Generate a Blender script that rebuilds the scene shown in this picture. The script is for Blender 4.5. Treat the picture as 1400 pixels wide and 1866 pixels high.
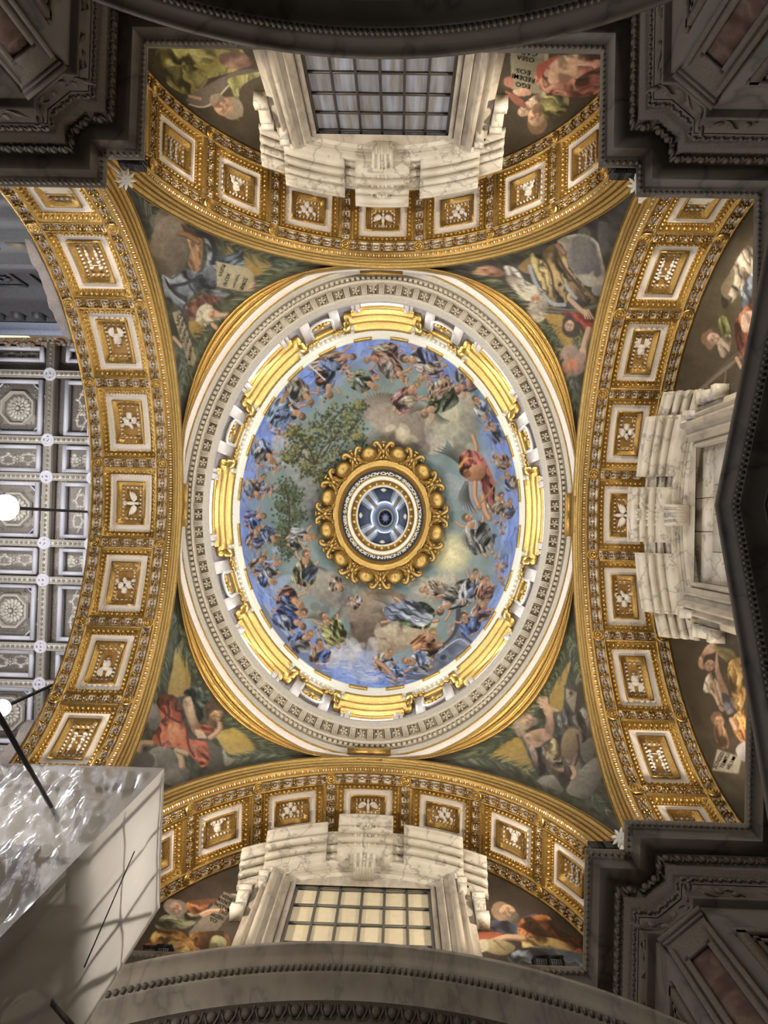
import bpy, math, random
import numpy as np
from mathutils import Matrix, Vector
random.seed(7); RNG = np.random.RandomState(11)
SC = bpy.context.scene
for o in list(bpy.data.objects): bpy.data.objects.remove(o)
PI = math.pi
# ---------------------------------------------------------------- camera (eye is z=0, the floor lies at z=-1.6)
ROT = np.array([[0.9995076, -0.0253309, 0.0185176], [0.0249380, 0.9994653, 0.0211485], [-0.0190434, -0.0206763, 0.9996048]])
EYE = np.array([0.565, 0.425, 0.0]); FOC = 1350.0
cd = bpy.data.cameras.new('camera'); cam = bpy.data.objects.new('camera', cd); SC.collection.objects.link(cam)
cd.sensor_fit = 'VERTICAL'; cd.sensor_height = 36.0; cd.lens = FOC / 1866 * 36.0; cd.clip_start = 0.05; cd.clip_end = 300
mw = Matrix.Identity(4)
for i in range(3):
    mw[i][0] = ROT[0][i]; mw[i][1] = -ROT[1][i]; mw[i][2] = -ROT[2][i]; mw[i][3] = EYE[i]
cam.matrix_world = mw; SC.camera = cam
# ---------------------------------------------------------------- world, exposure
SC.view_settings.view_transform = 'Standard'; SC.view_settings.look = 'None'
SC.view_settings.gamma = 1.0; SC.view_settings.use_curve_mapping = False
SC.view_settings.exposure = 0.0
W = bpy.data.worlds.new('world'); SC.world = W; W.use_nodes = True
bg = W.node_tree.nodes['Background']; bg.inputs[0].default_value = (1.0, 0.93, 0.84, 1); bg.inputs[1].default_value = 0.009
# ---------------------------------------------------------------- lamps of the room, and added fill lights
def lamp(kind, name, loc, aim, power, col, size=0.3, angle=100, blend=0.6, size_y=None):
    d = bpy.data.lights.new(name, kind); d.energy = power*.45; d.color = col
    if kind == 'SPOT':
        d.spot_size = math.radians(angle); d.spot_blend = blend; d.shadow_soft_size = size
    elif kind == 'AREA':
        d.size = size
        if size_y: d.shape = 'RECTANGLE'; d.size_y = size_y
    else: d.shadow_soft_size = size
    o = bpy.data.objects.new(name, d); SC.collection.objects.link(o); o.location = loc
    o.rotation_euler = (Vector(aim) - Vector(loc)).to_track_quat('-Z', 'Y').to_euler()
    return o
WARM = (1.0, 0.86, 0.66); COOL = (0.80, 0.89, 1.0)
for sx in (-1, 1):
    for sy in (-1, 1):
        # floodlights standing on the cornice in the four corners
        lamp('SPOT', 'flood_light_arch', (sx*3.9, sy*5.72, 12.95), (-sx*1.5, sy*6.6, 17.3), 1200, WARM, 0.12, 125)
        lamp('SPOT', 'flood_light_side', (sx*5.2, sy*5.32, 12.2), (sx*5.7, -sy*1.5, 17.4), 1200, WARM, 0.12, 125)
        lamp('SPOT', 'flood_light_dome', (sx*3.75, sy*5.55, 13.0), (-sx*2.2, -sy*2.8, 21), 1250, (1.0, 0.92, 0.8), 0.12, 110)
for k in range(8):      # daylight through the eight drum windows
    t = k*PI/4; a, b = 4.36, 5.43
    lamp('AREA', 'drum_daylight', (a*math.cos(t), b*math.sin(t), 19.85), (-a*0.5*math.cos(t), -b*0.5*math.sin(t), 22.6), 290, COOL, 1.0, size_y=0.75)
lamp('POINT', 'lantern_daylight', (0, 0, 31.0), (0, 0, 20), 72, COOL, 0.3)
for x, y, z, e in ((-13.2, -1.0, 22.5, 2400), (-13.0, 5.6, 21.8, 1500), (-15.5, 2.5, 13, 2600), (-14.5, 11.0, 13, 2200)):     # nave lamps; the lower ones are unseen fill, added for ambient daylight
    lamp('POINT', 'nave_lamp_and_fill', (x, y, z), (0, 0, 0), e*1.5, (0.97, 0.96, 1.0), 0.6)
lamp('SPOT', 'pediment_fill_spot', (-1.2, -5.6, 2.0), (-.9, 6.2, 9.3), 800, (1.0, 0.88, 0.72), 0.3, 54, .8)       # unseen fill spot, added to brighten the bottom pediment
lamp('POINT', 'scaffold_fill_lamp', (-3.5, 3.85, 7.25), (0, 0, 0), 300, (1.0, 0.94, 0.86), 0.3)     # lamp added inside the wrapped scaffold to backlight the sheet
lamp('POINT', 'scaffold_fill_lamp_low', (-4.6, 3.85, 3.4), (0, 0, 0), 150, (1.0, 0.93, 0.84), 0.3)  # added lower fill, brightens the dark part of the sheet
# ---------------------------------------------------------------- materials
def new_mat(name):
    m = bpy.data.materials.new(name); m.use_nodes = True
    n = m.node_tree.nodes; l = m.node_tree.links
    return m, n, l, n['Principled BSDF']
def srgb(r, g, b):
    f = lambda c: (c/255/12.92 if c <= 10 else ((c/255+0.055)/1.055)**2.4)
    return (f(r), f(g), f(b))
def coords(n, l, scale):
    tc = n.new('ShaderNodeTexCoord'); mp = n.new('ShaderNodeMapping'); l.new(tc.outputs['Object'], mp.inputs[0])
    mp.inputs['Scale'].default_value = scale if isinstance(scale, tuple) else (scale,)*3
    return mp
def bump(n, l, p, src, st, dist=0.02):
    b = n.new('ShaderNodeBump'); b.inputs['Strength'].default_value = st; b.inputs['Distance'].default_value = dist
    l.new(src, b.inputs['Height']); l.new(b.outputs[0], p.inputs['Normal'])
def plain(name, c1, c2=None, rough=0.6, metal=0.0, scale=6, bst=0.2, emit=None, estr=0, spec=0.5, detail=4):
    m, n, l, p = new_mat(name); c2 = c2 or c1
    mp = coords(n, l, scale); nz = n.new('ShaderNodeTexNoise'); nz.inputs['Detail'].default_value = detail; l.new(mp.outputs[0], nz.inputs[0])
    r = n.new('ShaderNodeValToRGB'); r.color_ramp.elements[0].position = .32; r.color_ramp.elements[1].position = .68
    r.color_ramp.elements[0].color = (*c1, 1); r.color_ramp.elements[1].color = (*c2, 1)
    l.new(nz.outputs[0], r.inputs[0]); l.new(r.outputs[0], p.inputs['Base Color'])
    p.inputs['Roughness'].default_value = rough; p.inputs['Metallic'].default_value = metal; p.inputs['Specular IOR Level'].default_value = spec
    if bst: bump(n, l, p, nz.outputs[0], bst)
    if emit: p.inputs['Emission Color'].default_value = (*emit, 1); p.inputs['Emission Strength'].default_value = estr
    return m
def marble(name, base, vein, scale=1.2, rough=0.4, width=0.06, dirt=None):
    m, n, l, p = new_mat(name); mp = coords(n, l, scale)
    n1 = n.new('ShaderNodeTexNoise'); n1.inputs['Scale'].default_value = 1.0; n1.inputs['Detail'].default_value = 6; l.new(mp.outputs[0], n1.inputs[0])
    mix = n.new('ShaderNodeMixRGB'); mix.inputs[0].default_value = .55; l.new(mp.outputs[0], mix.inputs[1]); l.new(n1.outputs['Color'], mix.inputs[2])
    n2 = n.new('ShaderNodeTexNoise'); n2.inputs['Scale'].default_value = 1.7; n2.inputs['Detail'].default_value = 3; l.new(mix.outputs[0], n2.inputs[0])
    s = n.new('ShaderNodeMath'); s.operation = 'SUBTRACT'; s.inputs[1].default_value = .5; l.new(n2.outputs[0], s.inputs[0])
    a = n.new('ShaderNodeMath'); a.operation = 'ABSOLUTE'; l.new(s.outputs[0], a.inputs[0])
    r = n.new('ShaderNodeValToRGB'); e = r.color_ramp.elements; e[0].position = 0.0; e[0].color = (*vein, 1); e[1].position = width; e[1].color = (*base, 1)
    x = e.new(width*.35); x.color = (*[(u*.45+v*.55) for u, v in zip(vein, base)], 1)
    l.new(a.outputs[0], r.inputs[0])
    d = n.new('ShaderNodeMixRGB'); d.blend_type = 'MULTIPLY'; d.inputs[0].default_value = .5; l.new(r.outputs[0], d.inputs[1])
    r2 = n.new('ShaderNodeValToRGB'); r2.color_ramp.elements[0].color = (*(dirt or (.55, .5, .45)), 1); r2.color_ramp.elements[0].position = .3; r2.color_ramp.elements[1].position = .6
    l.new(n1.outputs[0], r2.inputs[0]); l.new(r2.outputs[0], d.inputs[2]); l.new(d.outputs[0], p.inputs['Base Color'])
    p.inputs['Roughness'].default_value = rough
    bump(n, l, p, n1.outputs[0], .15)
    return m
def mosaic(name, rough=0.45, cell=26):
    m, n, l, p = new_mat(name)
    at = n.new('ShaderNodeAttribute'); at.attribute_name = 'Col'
    mp = coords(n, l, cell); vo = n.new('ShaderNodeTexVoronoi'); l.new(mp.outputs[0], vo.inputs[0])
    mx = n.new('ShaderNodeMixRGB'); mx.blend_type = 'OVERLAY'; mx.inputs[0].default_value = .16
    sv = n.new('ShaderNodeSeparateColor'); l.new(vo.outputs['Color'], sv.inputs[0])
    l.new(at.outputs['Color'], mx.inputs[1]); l.new(sv.outputs[0], mx.inputs[2]); l.new(mx.outputs[0], p.inputs['Base Color'])
    p.inputs['Roughness'].default_value = rough; p.inputs['Specular IOR Level'].default_value = .35
    bump(n, l, p, sv.outputs[1], .08, .01)
    return m
GOLD = plain('gilding', (.60, .395, .135), (.30, .185, .05), .32, .92, 9, .4)
GOLDB = plain('bright_gilding', (.80, .57, .20), (.58, .37, .10), .32, .85, 6, .25)
GOLDD = plain('aged_gilding', (.50, .32, .10), (.20, .12, .035), .24, .95, 24, .3)
OCHRE = plain('ochre_ground', (.42, .25, .075), (.32, .18, .05), .6, .3, 14, .25)
WHITE = plain('white_stucco', (.78, .73, .70), (.68, .63, .60), .65, 0, 5, .1)
LEAF = plain('silvered_white_stucco', (.86, .83, .80), (.66, .62, .58), .5, 0, 20, .2)
MARB = marble('veined_white_marble', (.66, .62, .55), (.36, .33, .30), 2.3, .42, .035, (.62, .58, .52))
MARBV = marble('streaked_grey_marble', (.52, .47, .40), (.36, .325, .285), (3.0, 1.6, 1.0), .42, .09, (.55, .5, .45))
STONE = plain('drum_travertine', (.55, .51, .44), (.45, .41, .34), .6, 0, 4, .1)
CREAM = plain('cream_cornice_plaster', (.82, .77, .64), (.74, .69, .56), .55, 0, 4, .08)
GREYM = marble('grey_blue_marble', (.32, .31, .36), (.52, .50, .54), 3, .4, .05)
DARKM = marble('shaded_grey_marble', (.175, .152, .125), (.09, .077, .062), .9, .5, .05)  # same marble as elsewhere, with the piers' shade put into its colour
DARKS = plain('dark_soffit_stone', (.20, .18, .155), (.15, .135, .115), .65, 0, 2.5, .1)
CARV = plain('carved_grey_stone', (.20, .172, .14), (.135, .115, .094), .6, 0, 8, .2)
REDM = marble('red_breccia_marble', (.115, .06, .05), (.25, .18, .15), 3.2, .35, .16, (.5, .3, .3))
IRON = plain('dark_iron', (.05, .045, .04), (.07, .06, .055), .5, .6, 8, .1)
BLACK = plain('black_lamp_housing', (.006, .006, .007), (.012, .012, .013), .4, .2, 8, .05)
MOSAIC = mosaic('mosaic_tesserae')
# ---------------------------------------------------------------- mesh building
_sph = {}
def sphere(sg, rg):
    if (sg, rg) not in _sph:
        v = [(0, 0, 1)]
        for i in range(1, rg):
            t = PI*i/rg
            v += [(math.sin(t)*math.cos(2*PI*j/sg), math.sin(t)*math.sin(2*PI*j/sg), math.cos(t)) for j in range(sg)]
        v.append((0, 0, -1)); f = []; n = len(v)
        for j in range(sg):
            k = (j+1) % sg
            f.append((0, 1+j, 1+k)); f.append((n-1, n-1-sg+k, n-1-sg+j))
            for i in range(rg-2):
                a = 1+i*sg; f.append((a+j, a+sg+j, a+sg+k, a+k))
        _sph[(sg, rg)] = (np.array(v), f)
    return _sph[(sg, rg)]
def m3(M): return np.array([[M[i][j] for j in range(3)] for i in range(3)])
class MB:
    def __init__(s): s.v = []; s.f = []; s.m = []; s.n = 0
    def add(s, v, f, mat=0):
        v = np.asarray(v, float).reshape(-1, 3); s.v.append(v)
        for q in f: s.f.append(tuple(i+s.n for i in q)); s.m.append(mat)
        s.n += len(v); return s
    def grid(s, P, mat=0, closed=False, closed2=False):
        P = np.asarray(P, float); a, b = P.shape[:2]; f = []
        for i in range(a if closed2 else a-1):
            for j in range(b if closed else b-1):
                k = (j+1) % b; q = (i+1) % a
                f.append((i*b+j, i*b+k, q*b+k, q*b+j))
        return s.add(P.reshape(-1, 3), f, mat)
    def box(s, c, sz, mat=0, M=None):
        v = np.array([(x, y, z) for x in (-.5, .5) for y in (-.5, .5) for z in (-.5, .5)])*np.array(sz)
        if M is not None: v = v @ m3(M).T
        return s.add(v+np.array(c), [(0, 1, 3, 2), (4, 6, 7, 5), (0, 4, 5, 1), (2, 3, 7, 6), (0, 2, 6, 4), (1, 5, 7, 3)], mat)
    def ball(s, c, r, mat=0, M=None, sg=7, rg=5):
        v, f = sphere(sg, rg); v = v*np.array(r if hasattr(r, '__len__') else (r, r, r))
        if M is not None: v = v @ m3(M).T
        return s.add(v+np.array(c), f, mat)
    def tube(s, pts, rad, mat=0, sg=6):
        pts = [Vector(p) for p in pts]; n = len(pts); rad = rad if hasattr(rad, '__len__') else [rad]*n; rings = []
        for i, p in enumerate(pts):
            t = (pts[min(i+1, n-1)]-pts[max(i-1, 0)]).normalized(); u = t.orthogonal().normalized() if i == 0 else (u-t*u.dot(t)).normalized(); w = t.cross(u)
            rings.append([p+(u*math.cos(2*PI*k/sg)+w*math.sin(2*PI*k/sg))*rad[i] for k in range(sg)])
        s.grid([[tuple(q) for q in r] for r in rings], mat, True)
        m = s.n-n*sg; s.f.append(tuple(range(m+sg-1, m-1, -1))); s.m.append(mat); s.f.append(tuple(range(s.n-sg, s.n))); s.m.append(mat)
        return s
    def sweep(s, secs, mats, closed=False, cap=True, loop=False):
        # secs: list of cross sections (lists of points); mats: material per profile edge
        P = np.asarray(secs, float); a, b = P.shape[:2]
        base = s.n; s.v.append(P.reshape(-1, 3)); s.n += a*b
        for i in range(a if closed else a-1):
            q = (i+1) % a
            for j in range(b if loop else b-1):
                k = (j+1) % b
                s.f.append((base+i*b+j, base+i*b+k, base+q*b+k, base+q*b+j)); s.m.append(mats[j % len(mats)])
        if cap and loop and not closed:
            s.f.append(tuple(base+j for j in range(b-1, -1, -1))); s.m.append(mats[0])
            s.f.append(tuple(base+(a-1)*b+j for j in range(b))); s.m.append(mats[0])
        return s
    def mesh(s, name, mats, smooth=False):
        me = bpy.data.meshes.new(name); V = np.concatenate(s.v) if s.v else np.zeros((0, 3))
        lt = np.fromiter((len(f) for f in s.f), np.int32, len(s.f)); idx = np.fromiter((i for f in s.f for i in f), np.int32)
        me.vertices.add(len(V)); me.vertices.foreach_set('co', V.astype(np.float32).ravel())
        me.loops.add(len(idx)); me.loops.foreach_set('vertex_index', idx)
        me.polygons.add(len(lt)); ls = np.concatenate([[0], np.cumsum(lt)[:-1]]).astype(np.int32) if len(lt) else lt
        me.polygons.foreach_set('loop_start', ls)
        for m in (mats if isinstance(mats, (list, tuple)) else [mats]): me.materials.append(m)
        me.polygons.foreach_set('material_index', np.array(s.m, np.int32))
        if smooth: me.polygons.foreach_set('use_smooth', np.ones(len(lt), bool))
        me.update(calc_edges=True); me.validate(); return me
    def build(s, name, mats, parent=None, smooth=False):
        return link(name, s.mesh(name, mats, smooth), parent)
PW = {}
def link(name, data, parent=None, M=None):
    # every mesh is modelled in world space (or placed by M); parents never shift their children
    o = bpy.data.objects.new(name, data); SC.collection.objects.link(o)
    W = M.copy() if M is not None else Matrix.Identity(4); PW[o.name] = W; o.matrix_basis = W
    if parent is not None: o.parent = parent; o.matrix_parent_inverse = PW[parent.name].inverted()
    return o
def tag(o, label=None, cat=None, group=None, kind=None):
    if label: o['label'] = label
    if cat: o['category'] = cat
    if group: o['group'] = group
    if kind: o['kind'] = kind
    return o
def thing(name, label, cat, loc=(0, 0, 0), group=None):
    o = link(name, None, None, Matrix.Translation(Vector(loc))); o.empty_display_size = .2
    return tag(o, label, cat, group)
def struct(o, label=None): o['kind'] = 'structure'; return tag(o, label)
def stuff(o): o['kind'] = 'stuff'; return o
def frame_m(c, x, z):
    x = Vector(x).normalized(); z = Vector(z).normalized(); x = (x-z*x.dot(z)).normalized(); y = z.cross(x)
    M = Matrix.Identity(4)
    for i in range(3): M[i][0] = x[i]; M[i][1] = y[i]; M[i][2] = z[i]; M[i][3] = c[i]
    return M
def interp(pts, n, closed=False):
    # Catmull-Rom through pts
    P = np.array(pts, float); k = len(P); out = []
    for i in range(k if closed else k-1):
        p0, p1, p2, p3 = (P[(i-1) % k], P[i], P[(i+1) % k], P[(i+2) % k]) if closed else (P[max(i-1, 0)], P[i], P[i+1], P[min(i+2, k-1)])
        for t in np.linspace(0, 1, n, endpoint=False):
            out.append(.5*((2*p1)+(-p0+p2)*t+(2*p0-5*p1+4*p2-p3)*t*t+(-p0+3*p1-3*p2+p3)*t**3))
    if not closed: out.append(P[-1])
    return np.array(out)
def project(P):
    Q = (np.asarray(P, float)-EYE) @ ROT.T
    return np.stack([700+FOC*Q[..., 0]/Q[..., 2], 933+FOC*Q[..., 1]/Q[..., 2]], -1)
# ---------------------------------------------------------------- painting of the mosaics (colours of the tesserae, looked up per vertex)
CW, CH = 1400, 1866
CANVAS = np.zeros((CH, CW, 3), np.float32); CANVAS[:] = (.22, .21, .18)
_TAB = np.random.RandomState(4).rand(256, 256).astype(np.float32)
def vnoise(x, y):
    i = np.floor(x).astype(int); j = np.floor(y).astype(int); u = x-i; v = y-j; u = u*u*(3-2*u); v = v*v*(3-2*v); i &= 255; j &= 255; I = (i+1) & 255; J = (j+1) & 255
    return (_TAB[j, i]*(1-u)+_TAB[j, I]*u)*(1-v)+(_TAB[J, i]*(1-u)+_TAB[J, I]*u)*v
def fbm(x, y, o=4):
    s = 0; a = .5
    for k in range(o): s = s+a*vnoise(x*2**k+17*k, y*2**k+31*k); a *= .5
    return s/(1-.5**o)
def rgb(c): return np.array(c, np.float32)/255
TX = [0, 0, 1.0]
def at(ox, oy, s): TX[:] = [ox, oy, s]
def cv(pts):
    if isinstance(pts, str): v = list(map(float, pts.replace(',', ' ').split())); pts = list(zip(v[::2], v[1::2]))
    return np.array(pts, float)/TX[2]+np.array(TX[:2])
def region(P, pad):
    x0, y0 = np.floor(P.min(0)-pad).astype(int); x1, y1 = np.ceil(P.max(0)+pad).astype(int)+1
    x0, y0, x1, y1 = max(0, x0), max(0, y0), min(CW, x1), min(CH, y1)
    if x1-x0 < 2 or y1-y0 < 2: return None
    Y, X = np.mgrid[y0:y1, x0:x1].astype(np.float32); return x0, y0, x1, y1, X, Y
def inside(P, X, Y):
    m = np.zeros(X.shape, bool); n = len(P)
    for k in range(n):
        ax, ay = P[k]; bx, by = P[(k+1) % n]
        if ay == by: continue
        m ^= ((ay > Y) != (by > Y)) & (X < (bx-ax)*(Y-ay)/(by-ay)+ax)
    return m.astype(np.float32)
def soften(m, n=1):
    for _ in range(n):
        q = np.pad(m, 1, 'edge'); m = (q[:-2, 1:-1]+q[2:, 1:-1]+q[1:-1, :-2]+q[1:-1, 2:]+2*m)/6
    return m
def blend(r, a, col):
    x0, y0, x1, y1 = r[:4]; c = CANVAS[y0:y1, x0:x1]; c += (col-c)*a[..., None]
def poly(pts, c, c2=None, fold=0.0, ang=0, fs=(26, 7), smooth=True, soft=1, alpha=1.0, d=(1, 1)):
    # a patch of tesserae: colour c towards c2 along d, with streaky folds of dark and light rows
    P = cv(pts); P = interp(P, 6, True) if smooth else P; r = region(P, 3)
    if r is None: return
    X, Y = r[4], r[5]; m = soften(inside(P, X, Y), soft)*alpha; c = rgb(c); c2 = c if c2 is None else rgb(c2)
    p = (P-P.mean(0)) @ (np.array(d)/math.hypot(*d)); lo, hi = p.min(), p.max(); t = np.clip((((X-P[:, 0].mean())*d[0]+(Y-P[:, 1].mean())*d[1])/math.hypot(*d)-lo)/(hi-lo+1e-6), 0, 1)[..., None]
    col = c*(1-t)+c2*t
    w = fbm(X/14, Y/14, 2)
    if fold:
        a = math.radians(ang); S_ = max(1.0, TX[2]**.75); u = (X*math.cos(a)+Y*math.sin(a))*S_/fs[0]+w*.8; v = (-X*math.sin(a)+Y*math.cos(a))*S_/fs[1]+w*1.6
        n = vnoise(u+50, v+50); f = np.clip((n-.5)*3.2, -1, 1)[..., None]
        dark = np.minimum(f, 0)*-1*fold; lite = np.maximum(f, 0)*fold; col = col*(1-.8*dark); col = col+(np.minimum(col*1.5+.12, .92)-col)*lite*.7
        if fold >= .5:      # crisp fold lines: a dark crease with a light ridge beside it
            q1 = np.clip((1-np.abs(2*vnoise(u*1.15+9, v*.95+4)-1))**7*1.3, 0, 1)[..., None]*fold; q2 = np.clip((1-np.abs(2*vnoise(u*1.15+9, v*.95+4.28)-1))**7, 0, 1)[..., None]*fold
            col = col*(1-.62*q1); col = col+(np.minimum(col*1.7+.10, .95)-col)*q2*.6
    blend(r, m, col*(1+(.22*(fbm(X/5, Y/5, 2)-.5))[..., None]))
def ell(x, y, rx, ry, c, c2=None, rot=0, soft=1, alpha=1.0):
    a = math.radians(rot); t = np.linspace(0, 2*PI, 20, endpoint=False); s = TX[2]
    pts = [(x+rx*math.cos(k)*math.cos(a)-ry*math.sin(k)*math.sin(a), y+rx*math.cos(k)*math.sin(a)+ry*math.sin(k)*math.cos(a)) for k in t]
    poly(pts, c, c2 or c, smooth=False, soft=soft, alpha=alpha)
def stroke(pts, w, c, alpha=1.0, taper=False):
    P = interp(cv(pts), 5); w = w/TX[2]; r = region(P, w+2)
    if r is None: return
    X, Y = r[4], r[5]; D = np.full(X.shape, 1e9, np.float32); n = len(P)-1
    for k in range(n):
        a, b = P[k], P[k+1]; ab = b-a; L = ab @ ab+1e-9; t = np.clip(((X-a[0])*ab[0]+(Y-a[1])*ab[1])/L, 0, 1)
        q = np.hypot(X-a[0]-t*ab[0], Y-a[1]-t*ab[1]); hw = w/2*(1-.85*(k+t)/n) if taper else w/2; D = np.minimum(D, q-hw)
    blend(r, np.clip(.5-D, 0, 1)*alpha, rgb(c))
PR = random.Random(21)
def palm(pts, ln, n, cols=((62, 74, 54), (88, 98, 68), (38, 46, 36), (128, 130, 96), (52, 62, 48))):
    n = int(n*1.7)
    P = interp(cv(pts), 12); S = TX[:]; at(0, 0, 1)
    for k in range(n):
        f = k/n; i = min(len(P)-2, int(f*(len(P)-1))); p = P[i]; d = P[i+1]-P[i]; a = math.atan2(d[1], d[0])
        for s in (-1, 1):
            b = a+s*PR.uniform(.35, .75); l = ln/S[2]*PR.uniform(.7, 1.15)*(1-.4*f); e = p+l*np.array((math.cos(b), math.sin(b))); m = p+l*.5*np.array((math.cos(b+s*.12), math.sin(b+s*.12)))
            stroke([p, m, e], PR.uniform(1.8, 3.2), cols[PR.randrange(len(cols))], .95, True)
    TX[:] = S
SKIN = (192, 150, 118)
def head(x, y, r, rot=0, skin=SKIN, hair=(70, 50, 36), beard=None):
    # face seen with its chin along rot
    a = math.radians(rot); d = (math.cos(a), math.sin(a)); n = (-d[1], d[0]); q = lambda u, v: (x+r*(d[0]*u+n[0]*v), y+r*(d[1]*u+n[1]*v))
    p = q(-.45, .15); ell(*p, r*.95, r*.85, hair, None, rot); ell(*q(.1, -.1), r*.8, r*.68, [min(255, c*1.12) for c in skin], [c*.72 for c in skin], rot)
    if beard: ell(*q(.75, 0), r*.6, r*.55, beard, [c*.6 for c in beard], rot)
    ell(*q(.1, .38), r*.55, r*.3, [c*.6 for c in skin], None, rot, 2, .5)
    for v in (-.36, .1): ell(*q(.0, v), r*.07, r*.13, (84, 60, 46), None, rot, 1, .85); stroke([q(-.16, v-.16), q(-.18, v+.14)], r*.09, [c*.5 for c in skin], .8); ell(*q(.36, v-.1), r*.16, r*.13, [min(255, c*1.15) for c in skin], None, rot, 2, .5)
    stroke([q(.05, -.15), q(.38, -.18)], r*.14, [c*.62 for c in skin]); stroke([q(.6, -.36), q(.6, .06)], r*.12, (120, 62, 50))
def wing_p(x, y, ang, ln, c=(120, 116, 104), n=7, w=7):
    for k in range(n):
        a = math.radians(ang+(k-n/2)*7); l = ln*(1-.06*k); stroke([(x, y), (x+.55*l*math.cos(a+.15), y+.55*l*math.sin(a+.15)), (x+l*math.cos(a), y+l*math.sin(a))], w, [min(255, q*(.75+.09*k)) for q in c], .9, True)
def limb(pts, w, skin=SKIN):
    if isinstance(pts, str): v = list(map(float, pts.replace(',', ' ').split())); pts = list(zip(v[::2], v[1::2]))
    stroke(pts, w, [c*.68 for c in skin]); stroke([(p[0]-w*.12, p[1]-w*.14) for p in pts], w*.66, skin)
def fig(hx, hy, fx, fy, r, robe, robe2=None, skin=SKIN, hair=(74, 54, 40), sh=0, wings=None):
    # small flying figure: head at (hx,hy), feet towards (fx,fy)
    d = np.array((fx-hx, fy-hy), float); L = math.hypot(*d); d /= L; n = np.array((-d[1], d[0])); o = np.array((hx, hy), float); q = lambda u, v: tuple(o+d*u*L+n*v*r)
    gm = lambda c: [v*.74+148*.26 for v in c]; robe = gm(robe); robe2 = gm(robe2) if robe2 else None
    if wings: wing_p(*q(.22, 0), wings[0], r*4.2); wing_p(*q(.22, 0), wings[1], r*4.2)
    limb([q(.8, .4), q(1.02, .7), q(1.22, .4)], r*.6, skin); limb([q(.8, -.5), q(1.0, -.9), q(1.2, -.8)], r*.6, skin)
    ang = math.degrees(math.atan2(d[1], d[0]))
    limb([q(.22, .8), q(.12, 1.6), q(-.06, 2.1)], r*.45, skin); limb([q(.25, -.8), q(.3, -1.7), q(.16, -2.2)], r*.45, skin)
    a_ = ang+PR.uniform(-35, 35); r2 = robe2 or robe
    poly([q(.12, -.5), q(.22, -1.3), q(.5, -1.9-sh), q(.85, -2.2), q(1.12, -1.0), q(1.08, .6), q(1.0, 2.0+sh), q(.6, 2.1), q(.28, 1.4), q(.14, .6)], robe, [c*.6 for c in robe], .9, a_, (r*1.5, r*.42))
    poly([q(.3, -1.5), q(.45, -2.3), q(.8, -1.8), q(.95, -.3), q(.75, .5), q(.5, .2)], r2, [c*.6 for c in r2], .9, a_+50, (r*1.3, r*.4))
    ell(*q(.2, .15), r*.8, r*.62, [min(255, c*1.08) for c in skin], [c*.7 for c in skin], ang)
    head(hx, hy, r*.8, ang+PR.uniform(-40, 40), skin, hair)
# --- dome: grey green sky with brown clouds, blue rim
at(0, 0, 1)
Y_, X_ = np.mgrid[600:1280, 420:970].astype(np.float32); rr = np.hypot((X_-693.5)/259.5, (Y_-938.5)/321.5)
n1 = fbm(X_/70, Y_/70, 4)[..., None]; n2 = fbm(X_/28+9, Y_/28+3, 4)[..., None]; n3 = fbm(X_/9, Y_/26, 3)[..., None]
sky = rgb((100, 122, 126))*(1-n1)+rgb((148, 156, 144))*n1; sky += (n2-.5)*.12
rim = rgb((88, 116, 190))*(1-n3)+rgb((166, 186, 236))*n3  # blues of the painting, with the daylight on the rim put into them
edge = np.clip((rr-.80+.10*np.cos(np.arctan2(Y_-938, X_-693)*3+.6)*.5+.12*(n2[..., 0]-.5))/.14, 0, 1)[..., None]
CANVAS[600:1280, 420:970] = sky+(rim-sky)*edge
DK = (112, 103, 95); CR = (196, 184, 150); BR_ = (122, 106, 90)
def cloud(pts, c, c2, d=(1, 1)): poly(pts, c, c2, .25, 20, (40, 24), soft=4, d=d)
cloud('655,735 700,715 760,735 800,765 810,800 790,828 750,815 700,790 665,765', (126, 116, 106), (170, 158, 132), (.3, 1))
cloud('700,770 740,785 755,800 735,812 705,800', CR, (222, 210, 172)); cloud('770,775 812,800 800,826 775,815', (108, 98, 92), (176, 164, 140)); cloud('805,770 850,800 870,820 850,850 820,810', (176, 168, 136), (140, 140, 126))
cloud('560,1040 590,1035 625,1070 640,1100 610,1110 575,1080', (96, 92, 90), (160, 150, 134)); cloud('640,1110 665,1085 700,1078 745,1088 730,1120 700,1140 705,1170 690,1188 655,1180 640,1150', (86, 74, 66), (134, 116, 98))
cloud('690,1150 740,1140 800,1130 770,1165 735,1180 700,1182', (186, 172, 146), (128, 112, 98), (-1, 1)); cloud('770,1060 830,1050 850,1075 800,1100 770,1090', (170, 160, 140), (126, 118, 108));  cloud('505,790 550,800 560,840 520,850 495,825', (150, 160, 176), (140, 142, 130))
cloud('560,850 600,870 590,940 560,930 548,890', (104, 104, 102), (134, 132, 126)); cloud('850,690 900,720 915,770 880,760 850,730', (96, 128, 150), (70, 96, 150)); cloud('600,1190 650,1180 700,1195 690,1240 640,1235', (150, 165, 205), (190, 196, 214))
for k in range(26): a = math.radians(-90+(k-13)*4.6); stroke([(690+16*math.cos(a), 752+20*math.sin(a)), (690+62*math.cos(a), 752+52*math.sin(a))], 2.2, (158, 148, 126) if k % 2 else (120, 112, 100), .6, True)
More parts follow.
